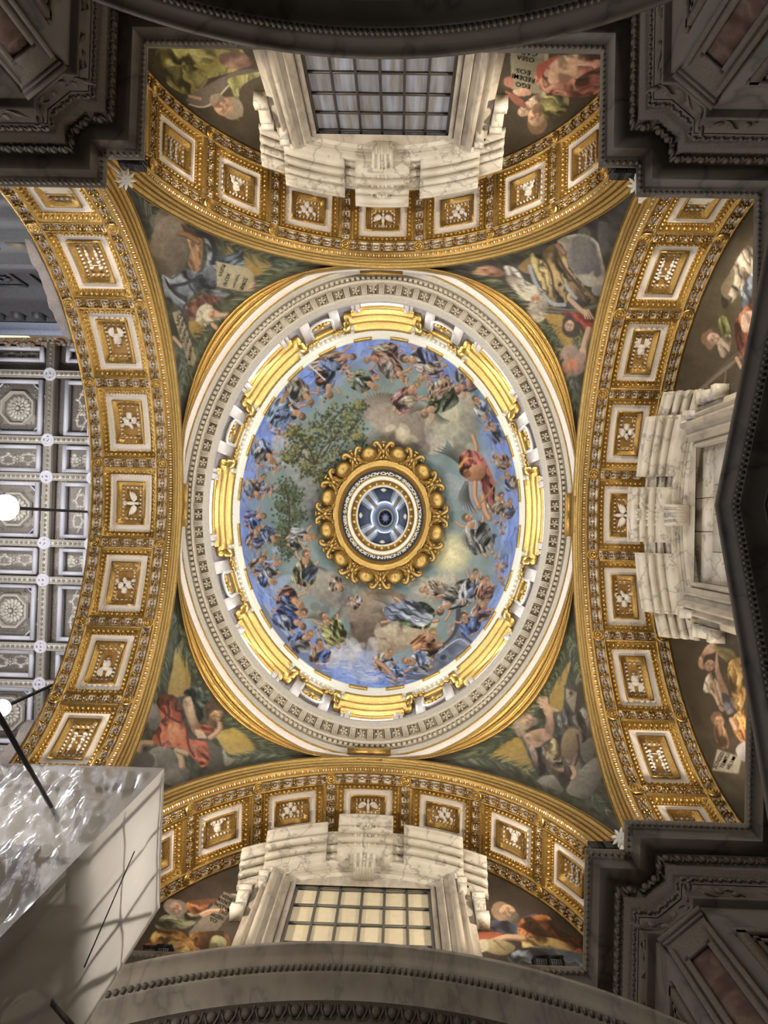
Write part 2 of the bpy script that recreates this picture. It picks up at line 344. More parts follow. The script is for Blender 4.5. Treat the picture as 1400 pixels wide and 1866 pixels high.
for k in range(420):        # long watery strokes round the rim
    a = PR.uniform(0, 2*PI); q = PR.uniform(.86, 1.0); s = PR.uniform(.03, .1); pts = [(693.5+259.5*(q+PR.uniform(-.02, .02))*math.cos(a+u), 938.5+321.5*(q+PR.uniform(-.02, .02))*math.sin(a+u)) for u in (0, s/2, s)]
    stroke(pts, PR.uniform(1.5, 4), PR.choice([(96, 120, 182), (128, 150, 206), (176, 188, 224), (80, 98, 150), (140, 138, 186), (104, 128, 160), (150, 140, 160)]), .75, True)
for k in range(9): ell(823, 1010, 40-4*k, 44-4.4*k, (204+5*k, 190+5*k, 140+5*k), None, 0, 5, .22)
# small groups dissolving into the blue rim
for k in range(75):
    a = PR.uniform(0, 6.283); q = PR.uniform(.82, .97); x, y = 693.5+259.5*q*math.cos(a), 938.5+321.5*q*math.sin(a)
    if 1.15 < a < 2.0: continue
    c = PR.choice([(150, 168, 214), (118, 138, 190), (190, 170, 160), (176, 184, 216), (140, 120, 150), (170, 140, 126)]); b = a+PI+PR.uniform(-.7, .7); L = PR.uniform(12, 22)
    poly([(x, y), (x+L*.4*math.cos(b+.9), y+L*.4*math.sin(b+.9)), (x+L*math.cos(b+.2), y+L*math.sin(b+.2)), (x+L*.8*math.cos(b-.5), y+L*.8*math.sin(b-.5))], c, [v*.62 for v in c], .9, math.degrees(b), (12, 4), alpha=.8)
    ell(x+L*math.cos(b)*1.1, y+L*math.sin(b)*1.1, 4, 4.6, (198, 160, 132), (128, 92, 74), alpha=.85); stroke([(x+L*.7*math.cos(b), y+L*.7*math.sin(b)), (x+L*1.1*math.cos(b+.8), y+L*1.1*math.sin(b+.8))], 3, (190, 150, 122), .8)
def puff(x, y, rx, ry, n, c, c2):
    for k in range(n): u, v = PR.gauss(0, .45), PR.gauss(0, .45); w = PR.uniform(.25, .5); tt = max(0, min(1, .5-v*.6-u*.4+PR.uniform(-.25, .25))); ell(x+rx*u, y+ry*v, rx*w, ry*w, [p+(q-p)*tt for p, q in zip(c, c2)], None, PR.uniform(0, 180), 3, .5)
puff(690, 1130, 48, 48, 46, (78, 66, 58), (146, 128, 108)); puff(735, 1160, 50, 22, 30, (140, 120, 98), (206, 190, 160)); puff(600, 1075, 40, 34, 30, (92, 88, 86), (166, 158, 142)); puff(750, 770, 60, 44, 44, (96, 88, 82), (168, 152, 130)); puff(735, 790, 26, 16, 16, (170, 156, 128), (224, 212, 176)); puff(835, 770, 40, 46, 28, (120, 118, 108), (196, 188, 158))
puff(800, 1075, 44, 24, 24, (128, 118, 106), (190, 180, 158)); puff(640, 1040, 40, 26, 18, (120, 124, 118), (176, 172, 152)); puff(560, 900, 30, 60, 22, (104, 108, 104), (150, 150, 140)); puff(640, 1200, 50, 26, 22, (140, 152, 184), (214, 206, 196)); puff(890, 720, 30, 34, 18, (92, 120, 146), (150, 162, 172)); puff(870, 900, 40, 60, 26, (118, 130, 140), (160, 162, 160)); puff(520, 1090, 24, 60, 20, (120, 134, 176), (176, 186, 216))
# tree
for x, y, r, w in ((640, 752, 22, 1), (612, 760, 26, 1), (585, 775, 26, 1), (560, 800, 24, 1), (540, 822, 20, 1), (600, 800, 28, 1), (630, 790, 26, 1), (575, 835, 26, 1), (610, 835, 24, 1), (590, 868, 18, 1), (645, 778, 18, 1), (560, 852, 16, 1), (535, 790, 12, 1), (657, 740, 10, 1), (525, 835, 12, 1), (655, 800, 10, 1),
                   (520, 890, 16, 0), (535, 905, 16, 0), (515, 925, 16, 0), (540, 940, 16, 0), (520, 960, 18, 0), (545, 982, 14, 0), (525, 1000, 14, 0), (508, 985, 12, 0)):
    for cols, dx, n in ((((52, 58, 40), (44, 50, 34)), 2, 46), (((82, 86, 54), (70, 76, 48)), -1, 34), (((124, 120, 76), (146, 140, 92)) if w else ((92, 104, 82), (84, 96, 78)), -4, 20)):
        for k in range(n):
            px, py = x+dx+PR.gauss(0, r*.55), y+dx+PR.gauss(0, r*.5); a = PR.uniform(0, 6.3)
            for q in range(3): stroke([(px, py), (px+4.5*math.cos(a+q*.7), py+4.5*math.sin(a+q*.7))], 2.1, PR.choice(cols), .8, True)
for p_ in ('556,835 575,845 600,840', '575,845 590,815 625,790', '575,845 560,812 540,800', '590,830 605,800 600,770', '520,890 528,930 522,990'): stroke(p_, 4, (66, 54, 38), .9, True)
W_ = (196, 194, 188); BL = (96, 116, 160); RD = (146, 88, 76); GN = (108, 118, 84); TN = (176, 150, 116); OC = (170, 140, 80)
FG = [(600, 717, 590, 665, 8, BL, RD), (640, 650, 575, 662, 8, (186, 140, 116), BL), (682, 705, 645, 688, 8, GN, (120, 130, 110)), (672, 655, 720, 640, 8, (150, 96, 84), TN), (565, 730, 530, 700, 8, TN, W_), (548, 757, 508, 742, 9, W_, (110, 134, 190)), (520, 720, 500, 770, 7, (130, 160, 210), BL),
      (495, 838, 468, 812, 8, (130, 156, 220), W_), (735, 690, 700, 655, 8, (160, 110, 90), (190, 170, 150)), (740, 655, 800, 660, 10, (176, 166, 160), (110, 120, 190)), (757, 703, 728, 742, 9, RD, TN), (775, 752, 824, 716, 9, GN, (66, 92, 50)), (770, 690, 800, 668, 7, (150, 140, 170), TN), (815, 690, 790, 720, 6, TN, (170, 120, 96)),
      (835, 710, 862, 690, 8, (200, 170, 160), (96, 90, 150)), (868, 728, 884, 752, 7, W_, (120, 140, 200)), (897, 775, 915, 800, 7, BL, (150, 176, 230)), (856, 700, 840, 670, 7, (96, 80, 130), W_), (905, 832, 924, 850, 6, SKIN, (150, 110, 100)), (925, 865, 936, 890, 6, (130, 160, 230), SKIN), (930, 915, 920, 940, 6, SKIN, BL), (915, 905, 900, 930, 7, TN, (150, 130, 110)),
      (480, 870, 458, 900, 6, (96, 130, 210), (150, 170, 230)), (470, 905, 452, 880, 6, SKIN, BL), (478, 940, 450, 950, 7, (110, 110, 190), (90, 130, 220)), (470, 965, 462, 995, 7, (160, 130, 120), (130, 150, 220)), (500, 985, 480, 965, 6, BL, (140, 160, 220)), (508, 1026, 482, 1040, 7, (120, 146, 214), W_), (480, 1018, 462, 1040, 6, SKIN, BL), (498, 1062, 474, 1050, 6, (190, 200, 220), (90, 120, 200)),
      (568, 980, 532, 984, 9, W_, (150, 140, 110), None), (560, 1012, 552, 1062, 9, (150, 140, 96), (110, 130, 150)), (545, 1101, 512, 1085, 9, RD, (80, 100, 160)), (552, 1118, 520, 1125, 9, BL, (120, 140, 190)), (565, 1158, 535, 1178, 9, (86, 110, 180), W_), (583, 1173, 582, 1205, 8, SKIN, (60, 84, 160)), (550, 1140, 505, 1120, 8, (70, 92, 170), (150, 170, 220)),
      (592, 1124, 616, 1168, 9, (176, 168, 90), (130, 140, 66)), (620, 1073, 606, 1060, 6, SKIN, TN), (640, 1092, 655, 1102, 5, SKIN, W_), (704, 1112, 782, 1124, 10, (74, 96, 48), (60, 66, 76)), (771, 1076, 800, 1070, 6, SKIN, TN), (803, 1111, 860, 1070, 9, W_, (120, 116, 100)), (866, 1044, 850, 1092, 7, W_, (90, 104, 140)), (886, 1056, 880, 1090, 7, (186, 120, 96), (160, 100, 90)), (884, 1098, 872, 1125, 7, (200, 140, 120), (150, 110, 130)),
      (846, 1124, 862, 1150, 8, (70, 96, 170), (96, 128, 200)), (789, 1156, 766, 1188, 10, (176, 100, 50), (120, 66, 36)), (743, 1204, 780, 1210, 9, W_, (140, 160, 210)), (712, 1190, 692, 1215, 8, SKIN, (150, 170, 220)), (700, 1222, 730, 1235, 7, (190, 200, 230), (100, 130, 210)), (854, 944, 884, 1000, 10, (206, 202, 192), (84, 90, 86))]
poly('822,1165 834,1112 842,1150 860,1175 868,1215 850,1235 775,1250 735,1228 790,1195', (86, 90, 98), (134, 146, 172), .2, 10, (30, 6)); stroke('836,1112 830,1150 800,1182 740,1215', 9, (72, 72, 76), 1, True); stroke('842,1155 866,1180 868,1215', 3, (60, 62, 70)); stroke('800,1190 835,1165 855,1175', 2.5, (180, 186, 196)); ell(808, 1198, 6, 5, (56, 60, 70))
stroke('480,1105 510,1150 548,1190 600,1232', 12, (116, 128, 150), .9); stroke('482,1100 512,1144 552,1186', 4, (168, 180, 200), .8)
WG = {(775, 752): (190, 60), (592, 1124): (215, -25), (704, 1112): (200, 235), (803, 1111): (250, 280), (854, 944): (120, 75)}
for q in FG: fig(q[0], q[1], q[2], q[3], q[4]*1.12, q[5], q[6], hair=PR.choice([(104, 82, 64), (86, 68, 54), (140, 114, 80)]), wings=WG.get((q[0], q[1])))
wing_p(846, 850, 232, 62, (90, 90, 80)); wing_p(850, 880, 96, 58, (84, 86, 82))
limb('866,835 868,815 862,795', 8); poly('838,832 852,820 874,826 890,850 902,885 896,925 880,900 872,870 850,872 838,858', (152, 84, 72), (104, 60, 60), .8, 70, (24, 6)); ell(868, 862, 15, 20, (186, 140, 104), (130, 88, 64), 60); limb('866,880 866,905 874,925', 9); limb('880,905 884,930 892,945', 10); head(850, 862, 10, 60, (150, 104, 76), (44, 34, 28)); stroke('838,850 850,836 866,836', 6, (220, 160, 80), .8, True); stroke('905,880 875,920 862,935', 3, (150, 120, 80))
stroke('560,662 592,692', 2.5, (220, 224, 230)); poly('700,1108 730,1098 765,1112 790,1124 770,1142 735,1130 710,1132', (60, 66, 80), (190, 196, 204), .9, 25, (26, 6)); limb('686,1205 704,1218 720,1238', 9)
for x, y, w in ((690, 1238, 30), (720, 1228, 40), (650, 1225, 30), (760, 1236, 40), (610, 1215, 24)):
    for k in range(14): a = PR.uniform(-.5, .5); px, py = x+PR.uniform(-w, w), y+PR.uniform(-12, 14); stroke([(px-9, py), (px, py+2*math.sin(a*5)), (px+9, py+3*a)], 2, PR.choice([(120, 156, 232), (200, 214, 244), (86, 116, 200)]), .8, True)
_DOME = CANVAS[600:1280, 420:970].copy()
# --- upper left pendentive
at(230, 320, 3.784)
poly('-40,0 300,-20 1500,560 1100,700 400,1560 250,1200', (58, 62, 54), (66, 66, 50), .3, 40, (30, 14), False)
GP = (158, 122, 48); poly('660,480 900,550 1010,620 900,690 800,650 680,540', GP, (140, 110, 44)); poly('430,1010 510,990 540,1080 470,1120', GP, (130, 100, 40))
palm('620,430 850,540 1180,620', 150, 26); palm('1180,600 1000,680 820,850', 130, 26); palm('860,840 700,960 500,1150 400,1400', 140, 40); palm('340,1160 380,1320 390,1500', 90, 20, ((100, 106, 88), (66, 76, 58), (44, 52, 44))); palm('60,100 200,260 250,420', 120, 16)
poly('180,430 260,285 380,300 400,400 425,520 400,630 330,690 250,700 205,600', (148, 130, 104), (92, 80, 68), .2, 60, (60, 40), d=(.4, 1)); puff(290, 480, 130, 190, 40, (92, 80, 66), (160, 142, 116)); poly('380,330 470,390 600,400 640,470 560,440 430,420', (92, 58, 40), (70, 50, 40))
poly('420,430 500,430 530,470 520,600 490,670 430,620 440,520', (186, 138, 88), (140, 92, 56), .4, 70, (30, 10)); limb('370,400 430,415 500,460', 40, (150, 104, 66))
poly('530,390 600,460 625,590 640,740 600,785 510,790 400,890 415,970 370,900 280,850 245,690 300,700 420,650 520,665 560,560 540,440', (128, 136, 142), (70, 78, 92), .95, 40, (110, 30)); stroke('500,400 575,430 610,520 600,600', 34, (36, 38, 44)); stroke('320,760 420,740 520,690', 22, (44, 48, 58)); stroke('330,800 400,850 400,930', 18, (50, 54, 64)); stroke('250,700 300,800 400,880', 16, (150, 158, 164))
poly('610,560 700,550 790,510 815,610 770,635 690,600', (46, 54, 64), (94, 108, 120), .8, -30, (40, 14)); poly('540,790 640,790 710,810 690,835 600,830', (60, 66, 78), (120, 130, 140), .6, 10, (40, 12)); poly('410,900 540,815 650,850 600,885 510,900 470,1000 425,985', (128, 78, 58), (90, 54, 44), .5, 50, (40, 14))
ell(545, 960, 62, 78, (206, 192, 160), (130, 116, 96), 20)
for k in range(46): a = PR.uniform(0, 6.3); q = PR.uniform(.2, .95); b = PR.uniform(0, 6.3); x, y = 545+62*q*math.cos(a), 960+78*q*math.sin(a); stroke([(x, y), (x+16*math.cos(b), y+16*math.sin(b)), (x+20*math.cos(b+1.3), y+20*math.sin(b+1.3))], 7, PR.choice([(220, 210, 184), (186, 172, 144), (116, 104, 84)]), .9, True)
head(600, 962, 50, 15, (200, 150, 112), (214, 204, 178), (206, 196, 170)); limb('630,970 700,960', 30); limb('600,1030 640,1070', 30)
poly('620,590 845,640 885,690 865,785 800,800 628,765', (172, 160, 126), (146, 134, 102), smooth=False); 
poly('318,945 372,930 484,1260 468,1310 432,1300 330,990', (160, 148, 116), (134, 122, 94), smooth=False)
limb('330,1120 365,1160 380,1180', 26); limb('850,790 880,740', 22)
# --- upper right pendentive
at(820, 340, 3.784)
poly('-60,470 700,330 1300,0 1150,700 960,1600 700,1200', (54, 50, 44), (44, 44, 36), .25, 30, (40, 20), False)
poly('650,880 790,890 910,1000 880,1100 780,1100 730,1010', GP, (150, 118, 46)); poly('470,560 560,480 560,600', (132, 104, 50))
palm('60,520 250,480 560,470', 90, 20); palm('150,590 420,760 620,950', 130, 34); palm('600,930 740,1130 800,1350', 150, 36); palm('820,1290 850,1400 860,1540', 90, 16, ((104, 110, 96), (70, 80, 66), (44, 52, 44))); palm('900,1000 880,1080 900,1150', 80, 12)
poly('745,370 900,325 1015,380 1050,490 1080,640 1040,690 960,690 890,640 830,560 800,470', (176, 166, 144), (150, 140, 122), .25, 60, (60, 30)); poly('850,350 990,380 1030,500 1045,620 980,620 900,560 850,450', (92, 88, 86), (78, 74, 72), .2, 50, (60, 40), soft=8); puff(930, 480, 110, 130, 30, (84, 80, 78), (120, 114, 106)); puff(960, 640, 90, 40, 18, (150, 140, 122), (188, 178, 156)); ell(1020, 715, 42, 40, (140, 134, 128), (100, 96, 92)); poly('1040,240 1160,300 1150,450 1060,480 1020,340', (70, 66, 62), (56, 54, 50), .3, 40, (50, 40))
poly('560,460 620,470 660,430 730,390 790,420 820,560 900,660 1005,780 950,805 860,760 760,835 690,815 640,700 575,560', (156, 126, 66), (96, 76, 42), .95, 62, (120, 34)); stroke('550,550 600,680 700,800 790,815', 26, (148, 158, 166), .9); stroke('800,680 850,750 870,770', 22, (150, 160, 170), .9); stroke('640,480 700,600 720,760', 16, (66, 48, 26)); stroke('730,430 790,560 900,700', 18, (70, 52, 30)); limb('745,410 790,460', 40, (150, 110, 84))
poly('380,545 460,570 520,645 640,715 610,765 520,785 440,705 388,640', (188, 174, 152), (130, 116, 100), .9, 50, (60, 20)); poly('180,590 210,550 290,545 380,590 340,622 215,612', (170, 116, 82), (120, 76, 54), .4, 10, (30, 14)); stroke('200,560 260,560', 12, (196, 142, 106)); stroke('170,600 250,605', 10, (190, 140, 106))
ell(610, 840, 66, 92, (176, 168, 148), (110, 100, 86), 20); ell(610, 900, 46, 40, (206, 198, 176), (140, 128, 108))
for k in range(46): a = PR.uniform(0, 6.3); q = PR.uniform(.2, .95); b = PR.uniform(0, 6.3); x, y = 608+62*q*math.cos(a), 845+88*q*math.sin(a); stroke([(x, y), (x+16*math.cos(b), y+16*math.sin(b)), (x+20*math.cos(b+1.3), y+20*math.sin(b+1.3))], 7, PR.choice([(206, 198, 178), (170, 160, 140), (104, 96, 80)]), .9, True)
head(588, 775, 48, 75, (190, 140, 100), (196, 188, 168), (206, 198, 178))
for k in range(4): stroke([(660, 830+k*14), (860, 850+k*8), (1010, 815+k*6)], 9, (74, 66, 56) if k % 2 else (120, 110, 92), .9)
poly('780,870 900,870 1005,935 950,1000 890,940 800,900', (168, 48, 32), (110, 36, 28), .7, 30, (40, 16)); ell(835, 985, 66, 56, (58, 44, 34), None, 30); head(822, 955, 48, 100, (206, 162, 128), (60, 44, 34)); limb('960,985 930,1080 920,1140', 44); limb('840,790 890,840 940,880', 40)
for k in range(4): stroke([(900+k*10, 1120), (895+k*14, 1170)], 9, (200, 156, 120)); stroke([(920+k*12, 850), (935+k*18, 910)], 9, (206, 162, 126))
ell(830, 1150, 68, 56, (160, 132, 116), (120, 98, 88), soft=3); ell(850, 1240, 82, 66, (150, 112, 92), (120, 92, 82), soft=3); ell(850, 1230, 40, 40, (204, 120, 76), (160, 96, 70), soft=4); ell(900, 1180, 40, 40, (150, 118, 100), soft=3)
# --- lower left pendentive
at(230, 1080, 3.784)
poly('340,60 520,500 1180,1130 700,1200 250,1420 -60,1400 100,800', (50, 56, 46), (58, 60, 46), .3, 60, (30, 14), False)
poly('345,370 420,480 445,620 400,710 290,700 320,520', (158, 134, 62), (146, 116, 50)); poly('560,890 640,950 770,940 890,1090 720,1115 630,1010', (176, 150, 66), (150, 122, 50))
palm('335,150 300,320 240,600', 120, 34, ((84, 98, 86), (60, 72, 60), (44, 54, 44), (110, 120, 104))); palm('345,190 420,420 620,700', 150, 40); palm('640,720 800,880 1080,1120', 150, 40); palm('1120,1130 950,1110 720,1160', 110, 26); palm('230,520 230,620 180,740', 110, 16)
ell(200, 855, 50, 96, (124, 122, 118), (86, 84, 80), 8); puff(190, 860, 44, 80, 16, (90, 88, 84), (140, 136, 130)); ell(245, 1140, 104, 84, (132, 128, 120), (84, 80, 76)); ell(330, 1250, 110, 80, (112, 106, 98), (80, 76, 70)); puff(245, 1150, 90, 70, 22, (84, 80, 76), (146, 140, 130)); puff(340, 1270, 90, 60, 18, (78, 74, 68), (126, 120, 110)); ell(90, 1160, 110, 70, (84, 82, 76), (70, 68, 62))
poly('210,740 300,700 360,740 400,860 430,1000 560,1030 585,1130 530,1205 440,1120 330,1070 220,1055 175,1020 240,880', (176, 72, 40), (116, 42, 28), .95, 75, (120, 36)); poly('290,910 360,880 405,960 390,1040 330,1065 290,1000', (206, 122, 76), (180, 84, 50), .4, 70, (50, 20), soft=3); poly('440,1060 540,1060 570,1160 500,1180', (196, 100, 62), (140, 56, 36), .8, 40, (40, 14)); stroke('240,800 300,860 380,900', 16, (96, 36, 28)); stroke('420,930 430,1050 470,1130', 16, (90, 34, 26))
poly('395,690 470,645 560,680 582,760 530,860 490,890 445,740', (92, 108, 98), (46, 58, 54), .95, 60, (60, 20)); poly('390,750 445,720 475,830 515,950 475,985 425,880', (190, 152, 116), (140, 104, 76), .3, 70, (60, 16))
for k in range(4): stroke([(480+k*14, 950), (500+k*16, 1000)], 13, (206, 168, 130))
ell(620, 810, 84, 78, (72, 56, 44), (50, 40, 34)); 
for k in range(46): a = PR.uniform(0, 6.3); q = PR.uniform(.3, 1.0); b = PR.uniform(0, 6.3); x, y = 620+84*q*math.cos(a), 808+76*q*math.sin(a); stroke([(x, y), (x+16*math.cos(b), y+16*math.sin(b)), (x+20*math.cos(b+1.3), y+20*math.sin(b+1.3))], 8, PR.choice([(100, 82, 64), (70, 54, 42), (52, 40, 32)]), .9, True)
head(612, 848, 56, 115, (204, 156, 112), (72, 56, 44), (112, 86, 62))
poly('505,910 600,925 600,980 530,960', (170, 66, 38), (110, 44, 30), .6, 20, (30, 12)); limb('580,1000 640,950 645,905', 34); poly('560,1015 670,1080 690,1190 590,1225', (84, 78, 70), (62, 58, 52), smooth=False); poly('668,1075 700,1130 750,1150 700,1195 680,1180', (166, 160, 144), (110, 104, 92)); limb('180,1040 110,1040 90,1090', 44, (176, 142, 106)); limb('350,1090 380,1150 385,1200', 46, (180, 150, 112)); limb('360,1090 420,1110', 40, (180, 150, 112))
# --- lower right pendentive
at(820, 1120, 3.784)
poly('860,0 900,500 1200,1500 700,1260 0,1040 400,700', (54, 58, 44), (60, 60, 46), .3, 40, (30, 14), False)
poly('835,320 800,480 790,650 700,660 690,560 750,440', (160, 130, 54), (146, 116, 48)); poly('390,880 480,850 540,970 570,1090 380,1015 270,990', (158, 128, 48), (130, 100, 40)); poly('650,640 720,620 700,700', (150, 120, 50))
palm('845,120 700,420 560,640', 150, 40); palm('560,640 400,800 180,960', 150, 40); palm('40,990 300,1010 600,1090', 110, 32); palm('855,180 880,330 900,470', 90, 18); palm('980,1250 1080,1350', 80, 10)
poly('600,1150 680,1105 770,1150 775,1225 690,1190', (128, 124, 112), (90, 86, 78)); poly('805,1200 930,1040 1020,985 1055,1100 960,1255 860,1255', (124, 118, 104), (84, 80, 70), .2, 40, (60, 40)); puff(690, 1160, 70, 44, 16, (86, 82, 74), (140, 136, 122)); puff(930, 1140, 90, 100, 26, (82, 78, 68), (134, 128, 114)); poly('900,900 980,850 1000,960 930,1020', (104, 98, 88), (80, 76, 68))
poly('790,488 880,488 925,600 870,690 775,690 790,560', (66, 62, 54), (54, 50, 44), smooth=False); poly('800,508 878,536 858,684 802,590', (150, 140, 112), (116, 106, 84), smooth=False); poly('835,522 858,545 838,566 818,542', (88, 44, 32), smooth=False); stroke('802,590 860,540', 5, (90, 84, 68))
poly('740,700 800,640 850,700 930,640 975,800 900,890 820,760 760,780', (120, 112, 102), (80, 72, 66), .8, 70, (70, 24)); poly('500,830 560,900 660,905 760,835 900,800 890,1000 820,1160 785,1205 700,1080 615,1115 560,960', (112, 92, 76), (74, 58, 50), .9, 65, (110, 34)); ell(830, 890, 62, 112, (140, 118, 76), (90, 74, 52), 8); poly('690,880 730,860 770,1000 740,1015 665,1000', (176, 150, 92), (130, 106, 66), .6, 70, (40, 16)); poly('690,1060 780,1040 780,1090 700,1100', (150, 130, 80), (100, 84, 56), .6, 10, (40, 14)); stroke('740,860 760,960 720,1000', 14, (56, 42, 36)); stroke('880,830 890,960 830,1120', 14, (60, 46, 40))
poly('490,760 560,870 600,960 612,1110 560,960 505,850', (150, 122, 106), (110, 84, 78), .6, 70, (60, 20))
poly('520,830 640,785 710,840 655,880 610,915 560,900', (192, 152, 116), (136, 98, 74), .3, 20, (40, 20)); poly('640,640 690,630 722,760 705,825 655,800 665,720', (188, 148, 114), (140, 102, 78), .2, 80, (60, 20))
for k in range(4): stroke([(630+k*16, 640), (612+k*18, 575)], 15, (198, 156, 122))
stroke('690,640 740,660', 16, (184, 144, 110)); poly('436,760 440,700 500,680 560,688 490,730 500,820 470,840', (164, 148, 120), (116, 102, 86), .5, 60, (50, 16)); head(540, 738, 56, 0, (192, 150, 118), (150, 134, 112), (140, 132, 118)); limb('850,1060 865,1100 850,1130', 40, (180, 144, 112))
# --- lunettes
at(0, 0, 2)
poly('530,150 980,150 1010,560 900,560 530,240', (54, 45, 35), (60, 52, 40), .1, 0, (40, 40), False)
poly('590,170 850,160 890,240 800,275 720,300 700,345 620,315 580,240', (168, 156, 70), (110, 102, 44), .9, 30, (90, 30)); poly('600,250 700,240 760,290 690,345 620,310', (140, 130, 58), (100, 92, 42), .8, 60, (60, 20)); poly('690,180 760,165 790,210 730,240', (206, 192, 104), (160, 150, 70), .5, 20, (40, 20)); poly('800,200 880,190 918,235 860,252 810,235', (168, 126, 104), (120, 84, 70), .3, 0, (30, 20)); poly('690,352 860,258 965,262 890,285 800,340 770,388 700,378', (104, 94, 82), (74, 66, 58)); stroke('690,380 760,385 860,290 950,265', 6, (176, 160, 130)); poly('830,290 900,270 960,270 900,300 870,340 885,420 860,435 850,340', (120, 116, 60), (80, 78, 42), .6, 60, (40, 14)); head(822, 388, 48, 215, (186, 140, 108), (120, 104, 86), (150, 130, 106)); stroke('690,350 730,360', 10, (180, 130, 100))
at(700, 0, 2)
poly('400,160 860,170 860,300 480,560 390,560', (50, 42, 33), (56, 48, 38), .1, 0, (40, 40), False)
poly('460,180 585,180 575,345 465,325', (134, 128, 100), (112, 106, 82), smooth=False); poly('585,180 600,180 590,345 575,345', (160, 150, 118), smooth=False)
poly('550,270 600,215 720,195 850,190 840,300 740,352 620,345 570,325', (206, 132, 104), (150, 74, 58), .9, 20, (90, 26)); poly('620,225 700,215 690,290 600,300', (226, 178, 138), (196, 130, 96), .4, 30, (50, 22), soft=3); poly('560,240 640,200 600,240 565,290', (170, 66, 50)); poly('700,290 830,230 835,290 730,345', (150, 76, 60), (120, 60, 50), .7, -20, (60, 16)); poly('490,400 555,345 600,355 560,400 505,425', (196, 160, 128), (150, 112, 88), .6, 40, (40, 14)); poly('590,352 672,355 655,415 590,430 565,390', (122, 116, 58), (86, 80, 42), .7, 30, (40, 16)); head(556, 432, 42, -80, (190, 144, 108), (104, 78, 54), (112, 86, 58)); poly('440,285 470,280 470,320 440,310', (150, 90, 70)); poly('470,330 520,320 535,345 490,350', (196, 150, 120), (150, 104, 82)); poly('440,330 500,360 520,390 480,380', (150, 84, 66), (110, 60, 50))
at(240, 1560, 5.833)
poly('-100,300 900,60 1350,500 1350,1150 -100,1250', (54, 44, 38), (60, 48, 40), .1, 0, (60, 60), False)
poly('320,640 480,620 720,600 700,690 600,760 480,780 260,760', (124, 124, 92), (84, 84, 62), .8, 10, (120, 34)); ell(470, 545, 130, 84, (160, 138, 120), (110, 92, 80), 10); head(462, 560, 92, 50, (198, 148, 126), (156, 138, 120), (164, 146, 128)); poly('580,500 700,480 830,470 790,560 650,620', (166, 92, 40), (96, 50, 28), .8, 20, (90, 26)); poly('600,480 900,450 860,500 700,520', (96, 56, 36))
poly('985,378 1165,455 905,800 590,830 760,640', (118, 106, 90), (92, 82, 70), smooth=False); poly('1050,400 1130,410 1120,440 1160,450', (176, 160, 136)); limb('740,620 840,580 990,580', 40, (196, 150, 120)); limb('760,640 860,600', 30, (180, 130, 104))
poly('150,1110 180,930 250,800 420,785 560,820 655,950 625,1070 400,1090', (222, 146, 62), (150, 84, 34), .9, 15, (150, 44)); poly('400,900 560,930 620,1010 560,1060 420,1000', (240, 186, 96), (206, 136, 66), .5, 30, (90, 40), soft=4); stroke('260,960 420,1000 560,960', 16, (110, 56, 26)); poly('620,830 820,800 960,800 1040,880 1000,1000 700,1050 640,930', (190, 114, 48), (120, 66, 30), .8, 60, (110, 40)); poly('870,850 990,870 1000,960 880,1010 820,980', (140, 134, 86), (100, 96, 62), .4, 60, (60, 30)); poly('140,940 250,950 260,1080 100,1110', (176, 92, 44), (130, 60, 34), .6, 80, (80, 30))
at(700, 1380, 2)
poly('330,430 440,440 760,670 760,790 330,790', (52, 44, 38), (60, 48, 40), .1, 0, (40, 40), False)
poly('380,600 480,590 560,570 530,640 430,650', (66, 70, 92), (46, 48, 64), .7, 20, (50, 18)); poly('490,600 590,575 640,630 745,680 745,700 690,720 600,690 515,695', (196, 100, 48), (130, 54, 30), .9, 25, (90, 22)); poly('520,655 620,660 700,700 700,722 600,700 510,700', (216, 166, 84), (160, 106, 48), .8, 25, (80, 16)); poly('455,720 560,690 745,725 745,785 560,770 480,760', (128, 142, 160), (74, 86, 104), .9, 15, (80, 20)); poly('340,640 430,640 400,670 345,670', (150, 66, 42)); head(446, 566, 40, 35, (186, 144, 108), (140, 110, 84), (112, 100, 84)); limb('400,670 450,655 510,660', 22, (190, 146, 106)); poly('345,690 400,660 480,690 430,722', (166, 148, 104), (120, 104, 70)); poly('340,670 375,665 380,700 345,710', (176, 164, 130)); stroke('400,665 440,700', 4, (90, 74, 50))
at(1000, 330, 3.5)
poly('760,1300 900,900 1350,80 1350,1500 800,1500', (72, 64, 48), (60, 52, 40), .1, 0, (60, 60), False)
poly('1160,580 1260,420 1320,470 1310,600 1220,720 1130,810 1100,760', (170, 154, 132), (116, 104, 88), .9, 65, (90, 24)); poly('1230,700 1320,580 1330,760 1250,860', (116, 128, 148), (76, 84, 104), .8, 60, (70, 20)); poly('1190,900 1290,780 1330,860 1320,1000 1250,1160 1200,1060', (166, 84, 58), (110, 50, 38), .8, 70, (80, 24)); poly('1230,860 1300,830 1310,940 1240,960', (214, 176, 148), (170, 120, 96), .4, 60, (40, 18)); poly('1100,680 1180,560 1180,640 1130,740', (110, 96, 72)); poly('1085,880 1135,870 1160,980 1100,1010', (122, 126, 66), (84, 88, 46), .6, 70, (40, 14)); ell(1030, 1010, 34, 66, (124, 92, 68)); head(1048, 1008, 54, 20, (200, 162, 132), (124, 92, 68)); poly('1080,1020 1160,980 1150,1100 1100,1120', (160, 136, 110), (110, 92, 76), .6, 50, (40, 16)); stroke('955,1340 1100,1220 1225,1120', 22, (112, 100, 84)); stroke('1000,1290 1210,1090', 12, (84, 74, 62)); stroke('990,1300 1060,1340 1120,1290 1130,1210', 10, (110, 96, 72)); limb('1200,1130 1230,1190', 26)
at(1000, 860, 3.455)
